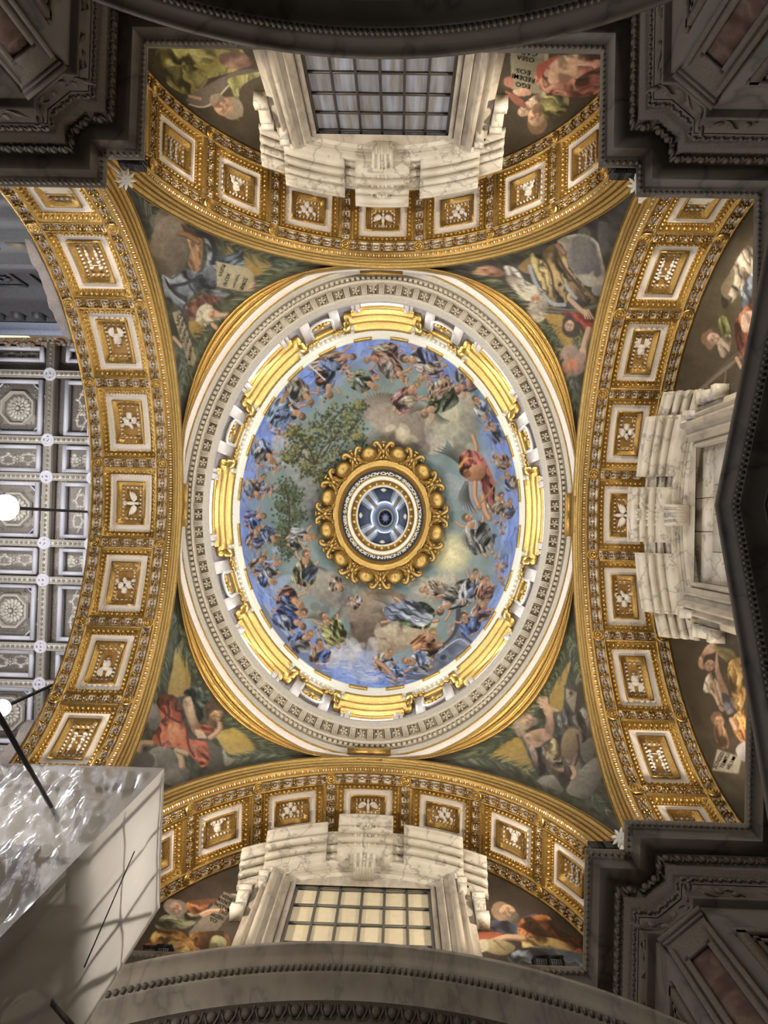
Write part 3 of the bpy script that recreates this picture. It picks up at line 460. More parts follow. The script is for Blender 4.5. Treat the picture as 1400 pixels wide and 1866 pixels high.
poly('760,1100 830,1300 1000,1866 1300,2100 1300,1000 800,1000', (58, 48, 36), (50, 42, 32), .1, 0, (60, 60), False)
poly('945,1180 1000,1090 1050,1080 1065,1125 1000,1160 985,1240 950,1230', (180, 136, 102), (120, 84, 62), .4, 70, (60, 20)); head(1012, 1212, 46, 110, (176, 130, 98), (52, 42, 36)); poly('1040,1100 1150,1120 1180,1180 1130,1200 1060,1140', (120, 108, 60), (90, 78, 44), .5, 20, (60, 18)); poly('1130,1220 1190,1170 1230,1200 1245,1400 1200,1510 1150,1420', (206, 154, 72), (140, 90, 40), .9, 75, (90, 24)); poly('975,1380 1000,1280 1070,1250 1100,1330 1140,1430 1090,1510 1030,1400', (188, 156, 124), (130, 100, 76), .9, 65, (80, 24)); poly('1060,1130 1080,1260 1130,1380 1100,1400 1050,1260', (196, 150, 116), (140, 100, 76), .3, 70, (60, 20)); poly('1090,1390 1150,1420 1170,1500 1120,1520', (110, 104, 110), (80, 76, 84), .6, 60, (40, 14)); poly('1150,1560 1240,1500 1245,1700 1180,1660', (206, 124, 58), (140, 74, 36), .8, 60, (70, 22)); head(1070, 1570, 46, 80, (190, 136, 100), (110, 78, 56)); poly('1045,1600 1100,1600 1140,1720 1090,1740 1050,1680', (150, 100, 66), (104, 68, 46), .7, 70, (60, 20)); limb('1150,1560 1180,1620', 30)
poly('1062,1745 1218,1800 1195,1900 1030,1880', (138, 131, 112), (116, 109, 94), smooth=False); poly('1180,1740 1240,1700 1240,1820 1200,1800', (150, 140, 140), (100, 94, 96))
at(0, 0, 1); CANVAS[:] = np.clip(CANVAS*(1+.10*(np.random.RandomState(2).rand(CH, CW, 1)-.5)), 0, 1)**.9; CANVAS[:] = CANVAS*.8+.2*(CANVAS @ np.array((.3, .59, .11), np.float32))[..., None]
_m = (rr < 1.06)[..., None]; CANVAS[600:1280, 420:970] = np.where(_m, _DOME, CANVAS[600:1280, 420:970])
def sample(px):
    x = np.clip(px[:, 0], 0, CW-1.01); y = np.clip(px[:, 1], 0, CH-1.01); i = x.astype(int); j = y.astype(int); fx = (x-i)[:, None]; fy = (y-j)[:, None]
    c = CANVAS; s = (c[j, i]*(1-fx)+c[j, i+1]*fx)*(1-fy)+(c[j+1, i]*(1-fx)+c[j+1, i+1]*fx)*fy
    s = np.clip(s, 0, 1); return np.where(s <= .04045, s/12.92, ((s+.055)/1.055)**2.4)
# ---------------------------------------------------------------- the four coffered arches
def rosette_mesh():
    m = MB(); m.ball((0, 0, .062), (.037, .037, .036), 0, None, 8, 5)
    for k in range(5):
        a = 2*PI*k/5+.3; m.ball((.07*math.cos(a), .07*math.sin(a), .04), (.033, .033, .034), 0, None, 7, 5)
    for k in range(4):
        sx_, sy_ = (1 if k % 2 else -1), (1 if k > 1 else -1); m.ball((.128*sx_, .03*sy_, .008), (.036, .015, .016), 0, Matrix.Rotation(.55*sx_*sy_, 3, 'Z'), 6, 3)
    return m.mesh('rosette', GOLDD, True)
def disk_mesh():
    m = MB(); prof = [(0, .045), (.02, .045), (.03, .02), (.05, .02), (.06, .04), (.075, .04), (.085, .015), (.1, .015), (.112, .04), (.13, .035), (.14, 0)]
    m.grid([[(r*math.cos(2*PI*k/16), r*math.sin(2*PI*k/16), z) for r, z in prof] for k in range(16)], 0, False, True)
    return m.mesh('disk', GOLD, True)
ROSE = rosette_mesh(); DISK = disk_mesh()
def blob(m, x, y, rx, ry, rz=.05, rot=0, z=.02, sg=8): m.ball((x, y, z), (rx, ry, rz), 0, Matrix.Rotation(math.radians(rot), 3, 'Z'), sg, 5)
def wing(m, x, y, a, ln, w, n=5, mir=1):
    for i in range(n):
        b = math.radians(a+mir*(i-n/2)*13); l = ln*(1-.1*i); blob(m, x+math.cos(b)*l*.5, y+math.sin(b)*l*.5, l*.5, w, .03, math.degrees(b), .02+.006*i, 6)
def relief(kind):
    m = MB()
    if kind == 'dove':
        blob(m, 0, -.03, .05, .15, .06); blob(m, 0, .13, .042, .05, .055); blob(m, 0, .185, .012, .03, .02)
        wing(m, .04, .02, 20, .30, .035, 6); wing(m, -.04, .02, 160, .30, .035, 6, -1)
        for i in range(5): b = math.radians(-90+(i-2)*14); blob(m, .12*math.cos(b), -.1+.13*math.sin(b), .1, .02, .02, -90+(i-2)*14, .012, 6)
    elif kind == 'cherubs':
        for x, y in ((-.09, -.02), (.1, .02), (-.01, .14)):
            blob(m, x, y, .075, .085, .075); blob(m, x, y+.05, .08, .05, .06); blob(m, x, y-.01, .016, .02, .05, 0, .06); blob(m, x-.03, y-.04, .03, .016, .03, 20, .05)
            wing(m, x-.05, y-.04, 215, .17, .03, 3); wing(m, x+.05, y-.04, -35, .17, .03, 3)
    elif kind == 'winged_head':
        blob(m, 0, 0, .1, .12, .09); blob(m, 0, .09, .11, .06, .08); blob(m, 0, -.01, .02, .03, .06, 0, .08)
        blob(m, -.05, -.06, .035, .03, .04, 0, .06); blob(m, .05, -.06, .035, .03, .04, 0, .06); blob(m, 0, -.15, .05, .03, .03)
        for s in (-1, 1):
            wing(m, s*.08, .07, 90-s*22, .28, .035, 4, -s); blob(m, s*.12, .1, .07, .025, .03, s*25)
    elif kind == 'candlesticks':
        for s in (-1, 1):
            x = s*.1
            for y, r, l in ((.27, .012, .06), (.19, .03, .045), (.1, .038, .07), (.0, .026, .06), (-.08, .048, .03), (-.15, .036, .055), (-.23, .055, .035)): blob(m, x, y, r, l, r*1.1)
        blob(m, 0, -.18, .1, .012, .014); blob(m, 0, .0, .02, .035, .02)
    elif kind == 'branch':
        for i in range(9):
            y = -.24+.055*i
            for s in (-1, 1): blob(m, s*.055+.02*math.sin(i), y, .075, .018, .02, s*38 if s > 0 else 180-38, .015, 6)
        blob(m, 0, 0, .014, .28, .02)
    return m.mesh('relief', LEAF, True)
def rays_mesh():
    m = MB()
    for i in range(16):
        if i % 8 == 4: continue
        a = 2*PI*i/16; m.box((.2*math.cos(a), .2*math.sin(a), .004), (.24, .014, .012), 0, Matrix.Rotation(a, 3, 'Z'))
    return m.mesh('rays', GOLD)
REL = {k: relief(k) for k in ('dove', 'cherubs', 'winged_head', 'candlesticks', 'branch')}; RAYS = rays_mesh()
class Arch:
    def __init__(s, key, A, w, S, Hs, Hc, ctr, pitch):
        s.key, s.A, s.w, s.S, s.Hs, s.Hc, s.ctr, s.pitch = key, A, w, S, Hs, Hc, ctr, pitch
        s.R = Hc-Hs; s.ph = np.linspace(0, PI/2, 400)
        d = np.hypot(s.S*np.cos(s.ph), s.R*np.sin(s.ph)); s.L = np.concatenate([[0], np.cumsum((d[1:]+d[:-1])/2*np.diff(s.ph))]); s.Lq = s.L[-1]
    def uz(s, l, d):
        q = abs(l); sg = 1 if l >= 0 else -1
        if q <= s.Lq:
            p = float(np.interp(q, s.L, s.ph)); u, z = s.S*math.sin(p), s.Hs+s.R*math.cos(p)
            nu, nz = math.sin(p)/s.S, math.cos(p)/s.R; k = math.hypot(nu, nz); nu /= k; nz /= k
        else: u, z, nu, nz = s.S, s.Hs-(q-s.Lq), 1, 0
        return sg*(u+nu*d), z+nz*d, sg*nu, nz
    def w3(s, u, t, z):
        return {'L': (-(s.A+t), s.ctr+u, z), 'R': (s.A+t, s.ctr+u, z), 'T': (s.ctr+u, -(s.A+t), z), 'B': (s.ctr+u, s.A+t, z)}[s.key]
    def P(s, l, t, d=0.0): u, z, _, _ = s.uz(l, d); return s.w3(u, t, z)
    def frame(s, l, t, d, flip=False):
        c = Vector(s.P(l, t, d)); n = Vector(s.P(l, t, d-1))-c; tl = Vector(s.P(l+.01, t, d))-c; tt = Vector(s.P(l, t+.01, d))-c
        return frame_m(c, tl, n) if not flip else frame_m(c, tt, n)
    def strip(s, m, l0, l1, prof, mats, n):
        # prof: (t,d) points swept along the arc between l0 and l1
        m.sweep([[s.P(l, t, d) for t, d in prof] for l in np.linspace(l0, l1, n+1)], mats, cap=False)
    def loop(s, l0, l1, t0, t1, d, n=4):
        ls = np.linspace(l0, l1, n+1)
        return [s.P(l, t0, d) for l in ls]+[s.P(l1, t, d) for t in np.linspace(t0, t1, n+1)[1:]]+[s.P(l, t1, d) for l in ls[::-1][1:]]+[s.P(l0, t, d) for t in np.linspace(t1, t0, n+1)[1:-1]]
def build_arch(a, root, reach, hl, kinds, up, lab):
    # ribs between the coffers: white ground in the flower channels, gilded fillets beside them
    w = a.w; ta, tb = .40, w-.32; half = a.pitch/2; N = 4; m = MB(); end = N*a.pitch+half
    m2 = MB()
    side = [(0, 0), (.085, 0), (.085, -.035), (.15, -.035), (.15, .01), (.345, .01), (.345, -.03), (.385, -.03), (ta, 0)]
    a.strip(m, -end, end, side, [1, 1, 1, 1, 0, 1, 1, 1], 72)
    far = [(tb, 0), (w-.30, -.03), (w-.27, -.03), (w-.27, .01), (w-.06, .01), (w-.06, -.035), (w, -.035), (w, .1)]
    a.strip(m, -end, end, far, [1, 1, 1, 0, 1, 1, 1], 72)
    gap = half-hl
    for i in range(-N, N):
        lc = (i+.5)*a.pitch
        prof = [(-gap, 0), (-.125, 0), (-.115, -.03), (-.09, -.03), (-.09, .01), (.09, .01), (.09, -.03), (.115, -.03), (.125, 0), (gap, 0)]
        m.sweep([[a.P(lc+q, t, d) for q, d in prof] for t in (ta, (ta+tb)/2, tb)], [1, 1, 1, 1, 0, 1, 1, 1, 1], cap=False)
    m.build('soffit', [WHITE, GOLD], root)
    eggs = MB(); beads = MB()
    for i in range(-N, N+1):
        lc = i*a.pitch; c = MB()
        seq = [(0, 0), (.02, .01), (.10, .07), (.115, .055), (.13, .1), (.285, .1), (.285, .055), (.315, .055), (.385, .15), (.455, .185), (.475, .2)]
        mt = [1, 1, 1, 1, 0, 1, 1, 1, 3, 1]
        lp = [a.loop(lc-hl+q, lc+hl-q, ta+q*(1 if q < .13 else .94), tb-q*(1 if q < .13 else .94), d) for q, d in seq]
        c.grid(lp, 0, True)
        nb = len(lp[0]); c.m = [mt[k//nb] for k in range(len(c.m))]
        q = seq[-1][0]; c.grid([[a.P(l, t, .2) for t in (ta+q*.94, tb-q*.94)] for l in np.linspace(lc-hl+q, lc+hl-q, 4)], 3)
        # white leaf teeth round the field
        for kk, (l0, l1, t0, t1) in enumerate(((lc-hl+.43, lc+hl-.43, ta+.405, ta+.405), (lc-hl+.43, lc+hl-.43, tb-.405, tb-.405), (lc-hl+.43, lc-hl+.43, ta+.405, tb-.405), (lc+hl-.43, lc+hl-.43, ta+.405, tb-.405))):
            n = max(2, int((abs(l1-l0)+abs(t1-t0))/.085))
            for j in range(n+1):
                f = j/n; M = a.frame(l0+(l1-l0)*f, t0+(t1-t0)*f, .15); c.ball(M.translation, (.022, .034, .035), 2, M, 5, 3)
        co = c.build('coffer', [WHITE, GOLD, LEAF, OCHRE], root)
        k = kinds[abs(i)]; M = a.frame((lc), (ta+tb)/2, .19)
        # relief stands upright towards 'up'
        F = frame_m(M.translation, Vector(up(a, i)), (M[0][2], M[1][2], M[2][2])); X = F @ Matrix.Rotation(-PI/2, 4, 'Z') @ Matrix.Scale(.95 if hl > .75 else .85, 4)
        link('relief', REL[k], co, X)
        if k == 'dove': link('rays', RAYS, co, X)
        # egg and dart round the coffer
        e = .055
        for l0, l1, t0, t1 in ((lc-hl+e, lc+hl-e, ta+e, ta+e), (lc-hl+e, lc+hl-e, tb-e, tb-e), (lc-hl+e, lc-hl+e, ta+e, tb-e), (lc+hl-e, lc+hl-e, ta+e, tb-e)):
            n = max(2, int((abs(l1-l0)+abs(t1-t0))/.105))
            for j in range(n+1):
                f = j/n; M = a.frame(l0+(l1-l0)*f, t0+(t1-t0)*f, .03); eggs.ball(M.translation, (.034, .034, .04), 0, M, 6, 4)
        n = 15                                              # little beads outside the white frame
        for l0, l1, t0, t1 in ((lc-hl+.13, lc+hl-.13, ta+.115, ta+.115), (lc-hl+.13, lc+hl-.13, tb-.115, tb-.115), (lc-hl+.13, lc-hl+.13, ta+.115, tb-.115), (lc+hl-.13, lc+hl-.13, ta+.115, tb-.115)):
            for j in range(n+1):
                f = j/n; M = a.frame(l0+(l1-l0)*f, t0+(t1-t0)*f, .06); beads.ball(M.translation, (.022, .022, .02), 0, M, 4, 3)
        # five flowers on each side channel, four across
        for j in range(5):
            l = lc+(j-2)*(a.pitch-.27)/5.0
            if abs(l) < end-.2:
                link('rosette', ROSE, root, a.frame(l, .247, .01)); link('rosette', ROSE, root, a.frame(l, w-.165, .01))
        if i < N:
            for j in range(4): link('rosette', ROSE, root, a.frame(lc+half, ta+.02+(tb-ta-.04)*(j+.5)/4, .01, True) @ Matrix.Diagonal((.92, 1, 1, 1)))
            link('corner_disk', DISK, root, a.frame(lc+half, .247, -.02)); link('corner_disk', DISK, root, a.frame(lc+half, w-.165, -.02))
    for l in np.arange(-end+.1, end-.1, .062):
        M = a.frame(l, .04, -.01); beads.ball(M.translation, (.02, .03, .03), 1 if int(l*50) % 2 else 0, M, 5, 3)
    stuff(eggs.build('egg_moulding', GOLDB, root, True)); stuff(beads.build('bead_moulding', [GOLDB, LEAF], root, True))
    # gilded fascias on the face towards the dome
    f = MB(); prof = [(0, 0), (-.03, 0), (-.03, .09), (.0, .10), (-.05, .13), (-.06, .22), (-.01, .235), (-.08, .26), (-.08, .33), (-.03, .345), (-.11, .37), (-.125, .43), (-.09, .46), (-.12, .475), (-.10, .50), (-.02, .50)]
    a.strip(f, -end, end, prof, [0], 80); f.build('archivolt', GOLD, root)
ARCH = {'L': Arch('L', 4.805, 1.95, 5.55, 12.17, 17.5, -.0, 1.90), 'R': Arch('R', 4.89, 1.83, 5.55, 12.17, 17.5, -.0, 1.90),
        'T': Arch('T', 5.967, 1.90, 4.384, 12.19, 17.43, .03, 1.76), 'B': Arch('B', 6.047, 1.82, 4.384, 12.19, 17.43, .03, 1.76)}
KINDS = ('dove', 'cherubs', 'winged_head', 'candlesticks', 'branch')
labs = {'L': 'gilded coffered arch on the left, open towards the grey nave vault', 'R': 'gilded coffered arch on the right above the blind window',
        'T': 'gilded coffered arch above the dark blue grid window', 'B': 'gilded coffered arch above the cream paned window'}
def up_vec(a, i):
    # heads of the reliefs turn outwards from the dome, away from the springing
    l = i*a.pitch
    if a.key in 'TB': return Vector((0, -1, 0))
    return Vector(a.P(l+.1, 1, 0))-Vector(a.P(l-.1, 1, 0)) if False else (Vector((0, 1, 0)) if i > 0 else Vector((0, -1, 0)) if i < 0 else Vector((1, 0, 0)))
for k in 'LRTB':
    a = ARCH[k]; r = thing('coffered_arch', labs[k], 'arch', a.P(0, .9, 0))
    build_arch(a, r, 8, .80 if k in 'LR' else .69, KINDS, up_vec, labs[k])
# ---------------------------------------------------------------- pendentive mosaics and lunette mosaics
def painted(P, name, closed=False, lift=None):
    m = MB(); m.grid(P, 0, closed); me = m.mesh(name, MOSAIC, True); V = P.reshape(-1, 3)
    col = sample(project(V)); at = me.color_attributes.new('Col', 'FLOAT_COLOR', 'POINT')
    at.data.foreach_set('color', np.concatenate([col, np.ones((len(col), 1))], 1).astype(np.float32).ravel()); return me
GRIDS = {}
def earc(a, z, e=.5):
    q = (z-a.Hs)/(a.Hc+e-a.Hs); return (a.S+e)*math.sqrt(max(0, 1-q*q))
PL = {(-1, -1): 'upper left pendentive mosaic, old man with two inscribed tablets and grey blue drapery',
      (1, -1): 'upper right pendentive mosaic, bearded man in ochre and white above a red clothed child',
      (-1, 1): 'lower left pendentive mosaic of a man writing, in red robe and green sleeve',
      (1, 1): 'lower right pendentive mosaic of a hooded bearded man raising his hands in prayer'}
for (sx, sy), lab in PL.items():
    La = ARCH['L' if sx < 0 else 'R']; Ta = ARCH['T' if sy < 0 else 'B']; rows = []
    for z in 13.2+(17.97-13.2)*np.linspace(0, 1, 190)**.8:
        A = La.A-.02; B = Ta.A-.02; y1 = min(B, earc(La, z)); x2 = min(A, earc(Ta, z)); w = 1.12
        p1 = np.array([A, y1]); p2 = np.array([x2, B]); c = np.array([A, B]); r = []
        for s in np.linspace(0, 1, 150):
            k0, k1, k2 = (1-s)**2, 2*s*(1-s)*w, s*s; q = (k0*p1+k1*c+k2*p2)/(k0+k1+k2); r.append((sx*q[0], sy*q[1], z))
        rows.append(r)
    o = link('pendentive_mosaic', painted(np.array(rows), 'pendentive_mosaic')); tag(o, lab, 'mosaic'); GRIDS['pend', sx, sy] = (np.array(rows), o)
def wallmap(k):
    if k == 'T': return lambda u, v, z: (.03+u, -7.867+v, z)
    if k == 'B': return lambda u, v, z: (.03-u, 7.867-v, z)
    return lambda u, v, z: (6.72-v, u, z)
LUN = {('T', -1): 'mosaic of a yellow robed man, left of the dark grid window',
       ('T', 1): 'mosaic of a pink robed man with inscribed slab, right of the dark grid window',
       ('B', 1): 'mosaic of an orange robed man with inscribed scroll, left of the cream window',
       ('B', -1): 'mosaic of a bald man in orange with open book, right of the cream window',
       ('R', -1): 'dim mosaic of a woman in white, blue and red, above the blind window',
       ('R', 1): 'mosaic of a golden robed man with raised arm, below the blind window'}
for (k, sd), lab in LUN.items():
    a = ARCH[k]; f = wallmap(k); rows = []
    for z in np.linspace(10.9, 17.2, 200):
        q = max(0, (z-a.Hs))/(a.R); ue = a.S*math.sqrt(max(0, 1-q*q)) if q < 1 else 0; ui = min(1.8, ue)
        rows.append([f(sd*(ui+(ue-ui)*s), .0, z) for s in np.linspace(0, 1, 110)])
    o = link('lunette_mosaic', painted(np.array(rows), 'lunette_mosaic')); tag(o, lab, 'mosaic'); GRIDS[k, sd] = (np.array(rows), o)
# ---------------------------------------------------------------- drum, dome, lantern
RAT = 1.247
def EL(b, t, h, rat=RAT): return (b/rat*math.cos(t), b*math.sin(t), h)
def ring(m, prof, n, mats, rat=RAT, clampxy=None, closed_prof=False):
    secs = []
    for i in range(n):
        t = 2*PI*i/n; s = []
        for b, h in prof:
            x, y, z = EL(b, t, h, rat)
            if clampxy: x = max(-clampxy[0], min(clampxy[0], x)); y = max(-clampxy[1], min(clampxy[1], y))
            s.append((x, y, z))
        secs.append(s)
    m.sweep(secs, mats, closed=True, cap=False, loop=closed_prof); return m
def even(b, n, off=0.0, rat=RAT):
    # angles at equal arc length round the ellipse
    t = np.linspace(0, 2*PI, 4001); a = b/rat; s = np.concatenate([[0], np.cumsum(np.hypot(np.diff(a*np.cos(t)), np.diff(b*np.sin(t))))])
    return [float(np.interp((k+off)/n*s[-1], s, t)) for k in range(n)]
def EF(b, t, h, rat=RAT, down=False):
    # frame on the ring: x along the ring, z inwards (or downwards)
    c = Vector(EL(b, t, h, rat)); x = Vector((-b/rat*math.sin(t), b*math.cos(t), 0)); nz = Vector((-math.cos(t)*b, -math.sin(t)*b/rat, 0))
    return frame_m(c, x, (0, 0, -1) if down else nz)
dc = thing('drum_cornice', 'grey stone oval cornice with rosettes and brackets at the foot of the dome', 'cornice', (0, 0, 18.2))
# gilded rim following the top edge of the four pendentives, narrowing where it meets the arch crowns
RIMP = []
for sx, sy in ((1, 1), (-1, 1), (-1, -1), (1, -1)):
    La, Ta = ARCH['R' if sx > 0 else 'L'], ARCH['B' if sy > 0 else 'T']; A, B = La.A-.02, Ta.A-.02; y1 = min(B, earc(La, 17.97)); x2 = min(A, earc(Ta, 17.97)); q = []
    for s in np.linspace(0, 1, 46): k0, k1, k2 = (1-s)**2, 2.24*s*(1-s), s*s; q.append(((k0*A+k1*A+k2*x2)/(k0+k1+k2)*sx, (k0*y1+k1*B+k2*B)/(k0+k1+k2)*sy))
    RIMP += q if sx*sy > 0 else q[::-1]
def rim_pt(p, s, b_in):
    r = math.hypot(*p); d = (p[0]/r, p[1]/r); ri = min(r-.015, 1/math.sqrt((d[0]*RAT/b_in)**2+(d[1]/b_in)**2)); q = r+(ri-r)*s; return d[0]*q, d[1]*q
m = MB(); m.sweep([[(*rim_pt(p, s, 6.17), h) for s, h in ((-.06, 18.02), (0, 17.88), (.16, 17.84), (.24, 17.92), (.30, 17.95), (.36, 17.90), (.56, 17.92), (.62, 18.0), (.68, 18.03), (.74, 17.98), (.92, 18.02), (1, 18.11))] for p in RIMP], [0], closed=True, cap=False); m.build('gilded_rim', GOLD, dc)
m = MB(); m.sweep([[(*rim_pt(p, s, b), h) for s, b, h in ((1, 6.18, 18.10), (1, 6.12, 18.14), (1, 6.07, 18.25))] for p in RIMP], [0], closed=True, cap=False); m.build('white_fillet', WHITE, dc, True)
m = MB(); ring(m, [(6.07, 18.25), (6.04, 18.25), (6.03, 18.28), (6.04, 18.30)], 200, [0], clampxy=(4.85, 6.03)); m.build('gilded_fillet', GOLD, dc, True)
m = MB(); ring(m, [(6.04, 18.30), (6.00, 18.34), (6.01, 18.42), (5.975, 18.44), (5.985, 18.56), (5.95, 18.62), (5.82, 18.62), (5.82, 18.56), (5.785, 18.58), (5.77, 18.64), (5.765, 18.82), (5.50, 18.84), (5.50, 18.70), (5.46, 18.72), (5.45, 18.82), (5.40, 18.92), (5.37, 19.02), (5.41, 19.05), (5.62, 19.06)], 180, [0]); m.build('stone_mouldings', STONE, dc)
m = MB()
for t in even(5.89, 250): F = EF(5.89, t, 18.57); m.box(F.translation, (.078, .09, .075), 0, F)
stuff(m.build('dentils', STONE, dc))
mod = MB(); mod.box((0, 0, .05), (.15, .25, .16)); mod.box((0, .02, .135), (.12, .20, .03))
for x in (-.05, -.017, .017, .05): mod.box((x, 0, .155), (.018, .2, .02))
MODM = mod.mesh('bracket', STONE)
rs = MB(); rs.ball((0, 0, .08), .036, 0, None, 6, 4)
for k in range(5): a_ = 2*PI*k/5; rs.ball((.065*math.cos(a_), .065*math.sin(a_), .06), (.042, .034, .04), 0, Matrix.Rotation(a_, 3, 'Z'), 6, 4)
RSM = rs.mesh('rosette', STONE, True)
for t in even(5.63, 72): link('bracket', MODM, dc, EF(5.635, t, 18.83, down=True))
sq = MB()
for t in even(5.63, 72, .5):
    F = EF(5.635, t, 18.83, down=True); link('rosette', RSM, dc, F)
    for dx, dy, sx, sy in ((0, .115, .24, .02), (0, -.115, .24, .02), (.115, 0, .02, .24), (-.115, 0, .02, .24)): sq.box(F @ Vector((dx, dy, .02)), (sx, sy, .05), 0, F)
stuff(sq.build('rosette_border', STONE, dc))
# keyblocks where the rim touches the crowns of the four arches
for (dx, dy, w_) in ((0, -1, .95), (0, 1, .95), (-1, 0, .95), (1, 0, .95)):
    rx = 4.82 if dx else 6.0; kb = MB(); px_, py_ = -dy, dx
    def kbx(r, z, w, d, h, mt): kb.box((dx*r+.0, dy*r, z), (w if dx == 0 else d, d if dx == 0 else w, h), mt)
    kbx(rx+.06, 17.86, w_*.92, .22, .16, 0); kbx(rx+.06, 18.03, w_, .16, .22, 1); kbx(rx-.06, 18.26, w_*1.12, .2, .12, 0); kbx(rx+.08, 18.08, w_*1.5, .14, .12, 1)
    kb.build('keyblock', [GOLD, GREYM], dc)
# the drum wall, its windows, hoods and pilasters
dw = MB(); ring(dw, [(5.60, 19.05), (5.56, 21.35)], 160, [0]); dwo = struct(dw.build('wall_drum', GREYM, None, True), 'grey marble wall of the oval drum')
DAY = plain('bright_window_glass', (.8, .85, .9), (.9, .92, .95), .3, 0, 3, 0, (.9, .95, 1), .9)
def sector(m, prof, t0, t1, n, mats):
    m.sweep([[EL(b, t, h) for b, h in prof] for t in np.linspace(t0, t1, n+1)], mats, closed=False, cap=True, loop=True)
compass = ['right', 'lower right', 'bottom', 'lower left', 'left', 'upper left', 'top', 'upper right']
drng = random.Random(3)
for k in range(8):
    t = k*PI/4; hood = thing('window_hood', 'gilded segmental window hood at the %s of the drum' % compass[k], 'window hood', EL(5.4, t, 20.4), 'gilded hoods over the drum windows')
    for nm, b0, b1, h0, h1, dt in (('soffit_band', 5.53, 5.47, 19.72, 19.98, .165), ('lower_band', 5.46, 5.40, 19.92, 20.26, .195), ('middle_band', 5.39, 5.31, 20.2, 20.62, .215), ('crown_band', 5.31, 5.19, 20.56, 21.05, .195)):
        q = MB(); prof = [(5.57, h0), (b0+.03, h0), (b0+.03, h0+.05), (b0, h0+.03), (b0, h0+.10), ((b0+b1)/2+.015, h0+.10), ((b0+b1)/2, (h0+h1)/2), (b1+.012, (h0+h1)/2+.01), (b1, h1-.06), (b1, h1), (5.57, h1+.02)]
        sector(q, prof, t-dt, t+dt, 10, [0]); q.build(nm, GOLDB, hood)
    for s in (-1, 1):
        q = MB(); secs = []
        for b0, h0, h1, dd in ((5.45, 20.10, 20.40, .218), (5.37, 20.36, 20.72, .232), (5.28, 20.66, 21.08, .242)): secs += [(b0, h0, dd), (b0-.05, h1, dd)]
        pr = [(5.57, 20.10)]+[(b, h) for b, h, _ in secs]+[(5.57, 21.08)]; dds = [.218]+[d_ for _, _, d_ in secs]+[.242]
        q.sweep([[EL(b, t+s*(d_+e*.022), h) for (b, h), d_ in zip(pr, dds)] for e in (-1, 0, 1)], [0], closed=False, cap=True, loop=True); q.build('end_block', GOLDB, hood)
    wn = MB(); sector(wn, [(5.56, 19.08), (5.54, 19.08), (5.53, 19.75), (5.55, 19.75)], t-.13, t+.13, 4, [0]); wo = struct(wn.build('window_%d' % (k+4), DAY), 'bright drum window under the %s hood' % compass[k])
    fr = MB()
    for s in (-1, 1):
        sector(fr, [(5.57, 19.06), (5.46, 19.06), (5.45, 20.0), (5.57, 20.0)], t+s*.15-.014, t+s*.15+.014, 2, [0]); sector(fr, [(5.57, 19.06), (5.50, 19.06), (5.50, 20.1), (5.57, 20.1)], t+s*.178-.01, t+s*.178+.01, 2, [0])
    fr.build('window_frame', WHITE, wo)
    # between two hoods: two white pilasters with gilded capitals, a niche with a gilded shell between them
    tm = t+PI/8; g = thing('drum_niche', 'white niche with gilded shell between pilasters, beside the %s hood going clockwise' % compass[k], 'niche', EL(5.45, tm, 20.2), 'niches between the drum windows')
    for s in (-1, 1):
        q = MB(); sector(q, [(5.58, 19.06), (5.47, 19.06), (5.455, 20.92), (5.58, 20.92)], tm+s*.094-.029, tm+s*.094+.029, 3, [0]); p = q.build('pilaster', WHITE, g)
        q = MB()
        for j in range(13): F = EF(5.40-drng.random()*.05, tm+s*.094+(j-6)*.0052, 20.98+drng.random()*.24); q.ball(F.translation, (.04+drng.random()*.03, .04, .05), 0, F, 6, 4)
        for e in (-1, 1):
            F = EF(5.37, tm+s*.094+e*.03, 21.2)
            q.tube([F @ Vector((r_*math.cos(u_), r_*math.sin(u_), 0)) for u_, r_ in ((0, .075), (1.2, .07), (2.4, .06), (3.6, .05), (4.8, .035), (6, .02))], .018)
        q.build('capital', GOLDB, p, True)
    q = MB(); sector(q, [(5.57, 20.95), (5.43, 20.97), (5.40, 21.2), (5.57, 21.22)], tm-.066, tm+.066, 5, [0]); q.build('gilded_architrave', GOLDB, g)
    q = MB(); F = EF(5.49, tm, 20.15)
    arc = [(math.cos(u_)*.33, math.sin(u_)*.34) for u_ in np.linspace(0, PI, 11)]; arc = [(.33, -1.0)]+arc+[(-.33, -1.0)]
    q.tube([F @ Vector((x_, y_, .03)) for x_, y_ in arc], .045); q.build('niche_frame', LEAF, g, True)
    q = MB()
    for u_ in np.linspace(.15, PI-.15, 7): q.ball(F @ Vector((.15*math.cos(u_), .02+.15*math.sin(u_), .06)), (.14, .04, .05), 0, F @ Matrix.Rotation(u_, 4, 'Z'), 6, 4)
    q.ball(F @ Vector((0, .0, .09)), .06, 0, F, 6, 4); q.build('shell', GOLDB, g, True)
uc = thing('dome_cornice', 'cream white oval cornice directly below the dome mosaic', 'cornice', (0, 0, 21.3))
m = MB(); ring(m, [(5.58, 21.18), (5.47, 21.22), (5.46, 21.3), (5.40, 21.31), (5.395, 21.46), (5.31, 21.46), (5.29, 21.52), (5.23, 21.55), (5.215, 21.66), (5.17, 21.74), (5.13, 21.80), (5.18, 21.84)], 180, [0]); m.build('mouldings', CREAM, uc)
m = MB()
for t in even(5.355, 200): F = EF(5.35, t, 21.39); m.box(F.translation, (.075, .09, .12), 0, F)
stuff(m.build('dentils', CREAM, uc))
for k in range(24):
    m = MB(); t = k*PI/12+.05; sector(m, [(5.19, 21.68), (5.15, 21.70), (5.115, 21.80), (5.15, 21.84)], t, t+.13, 4, [0]); m.build('gilded_inset', GOLDB, uc)
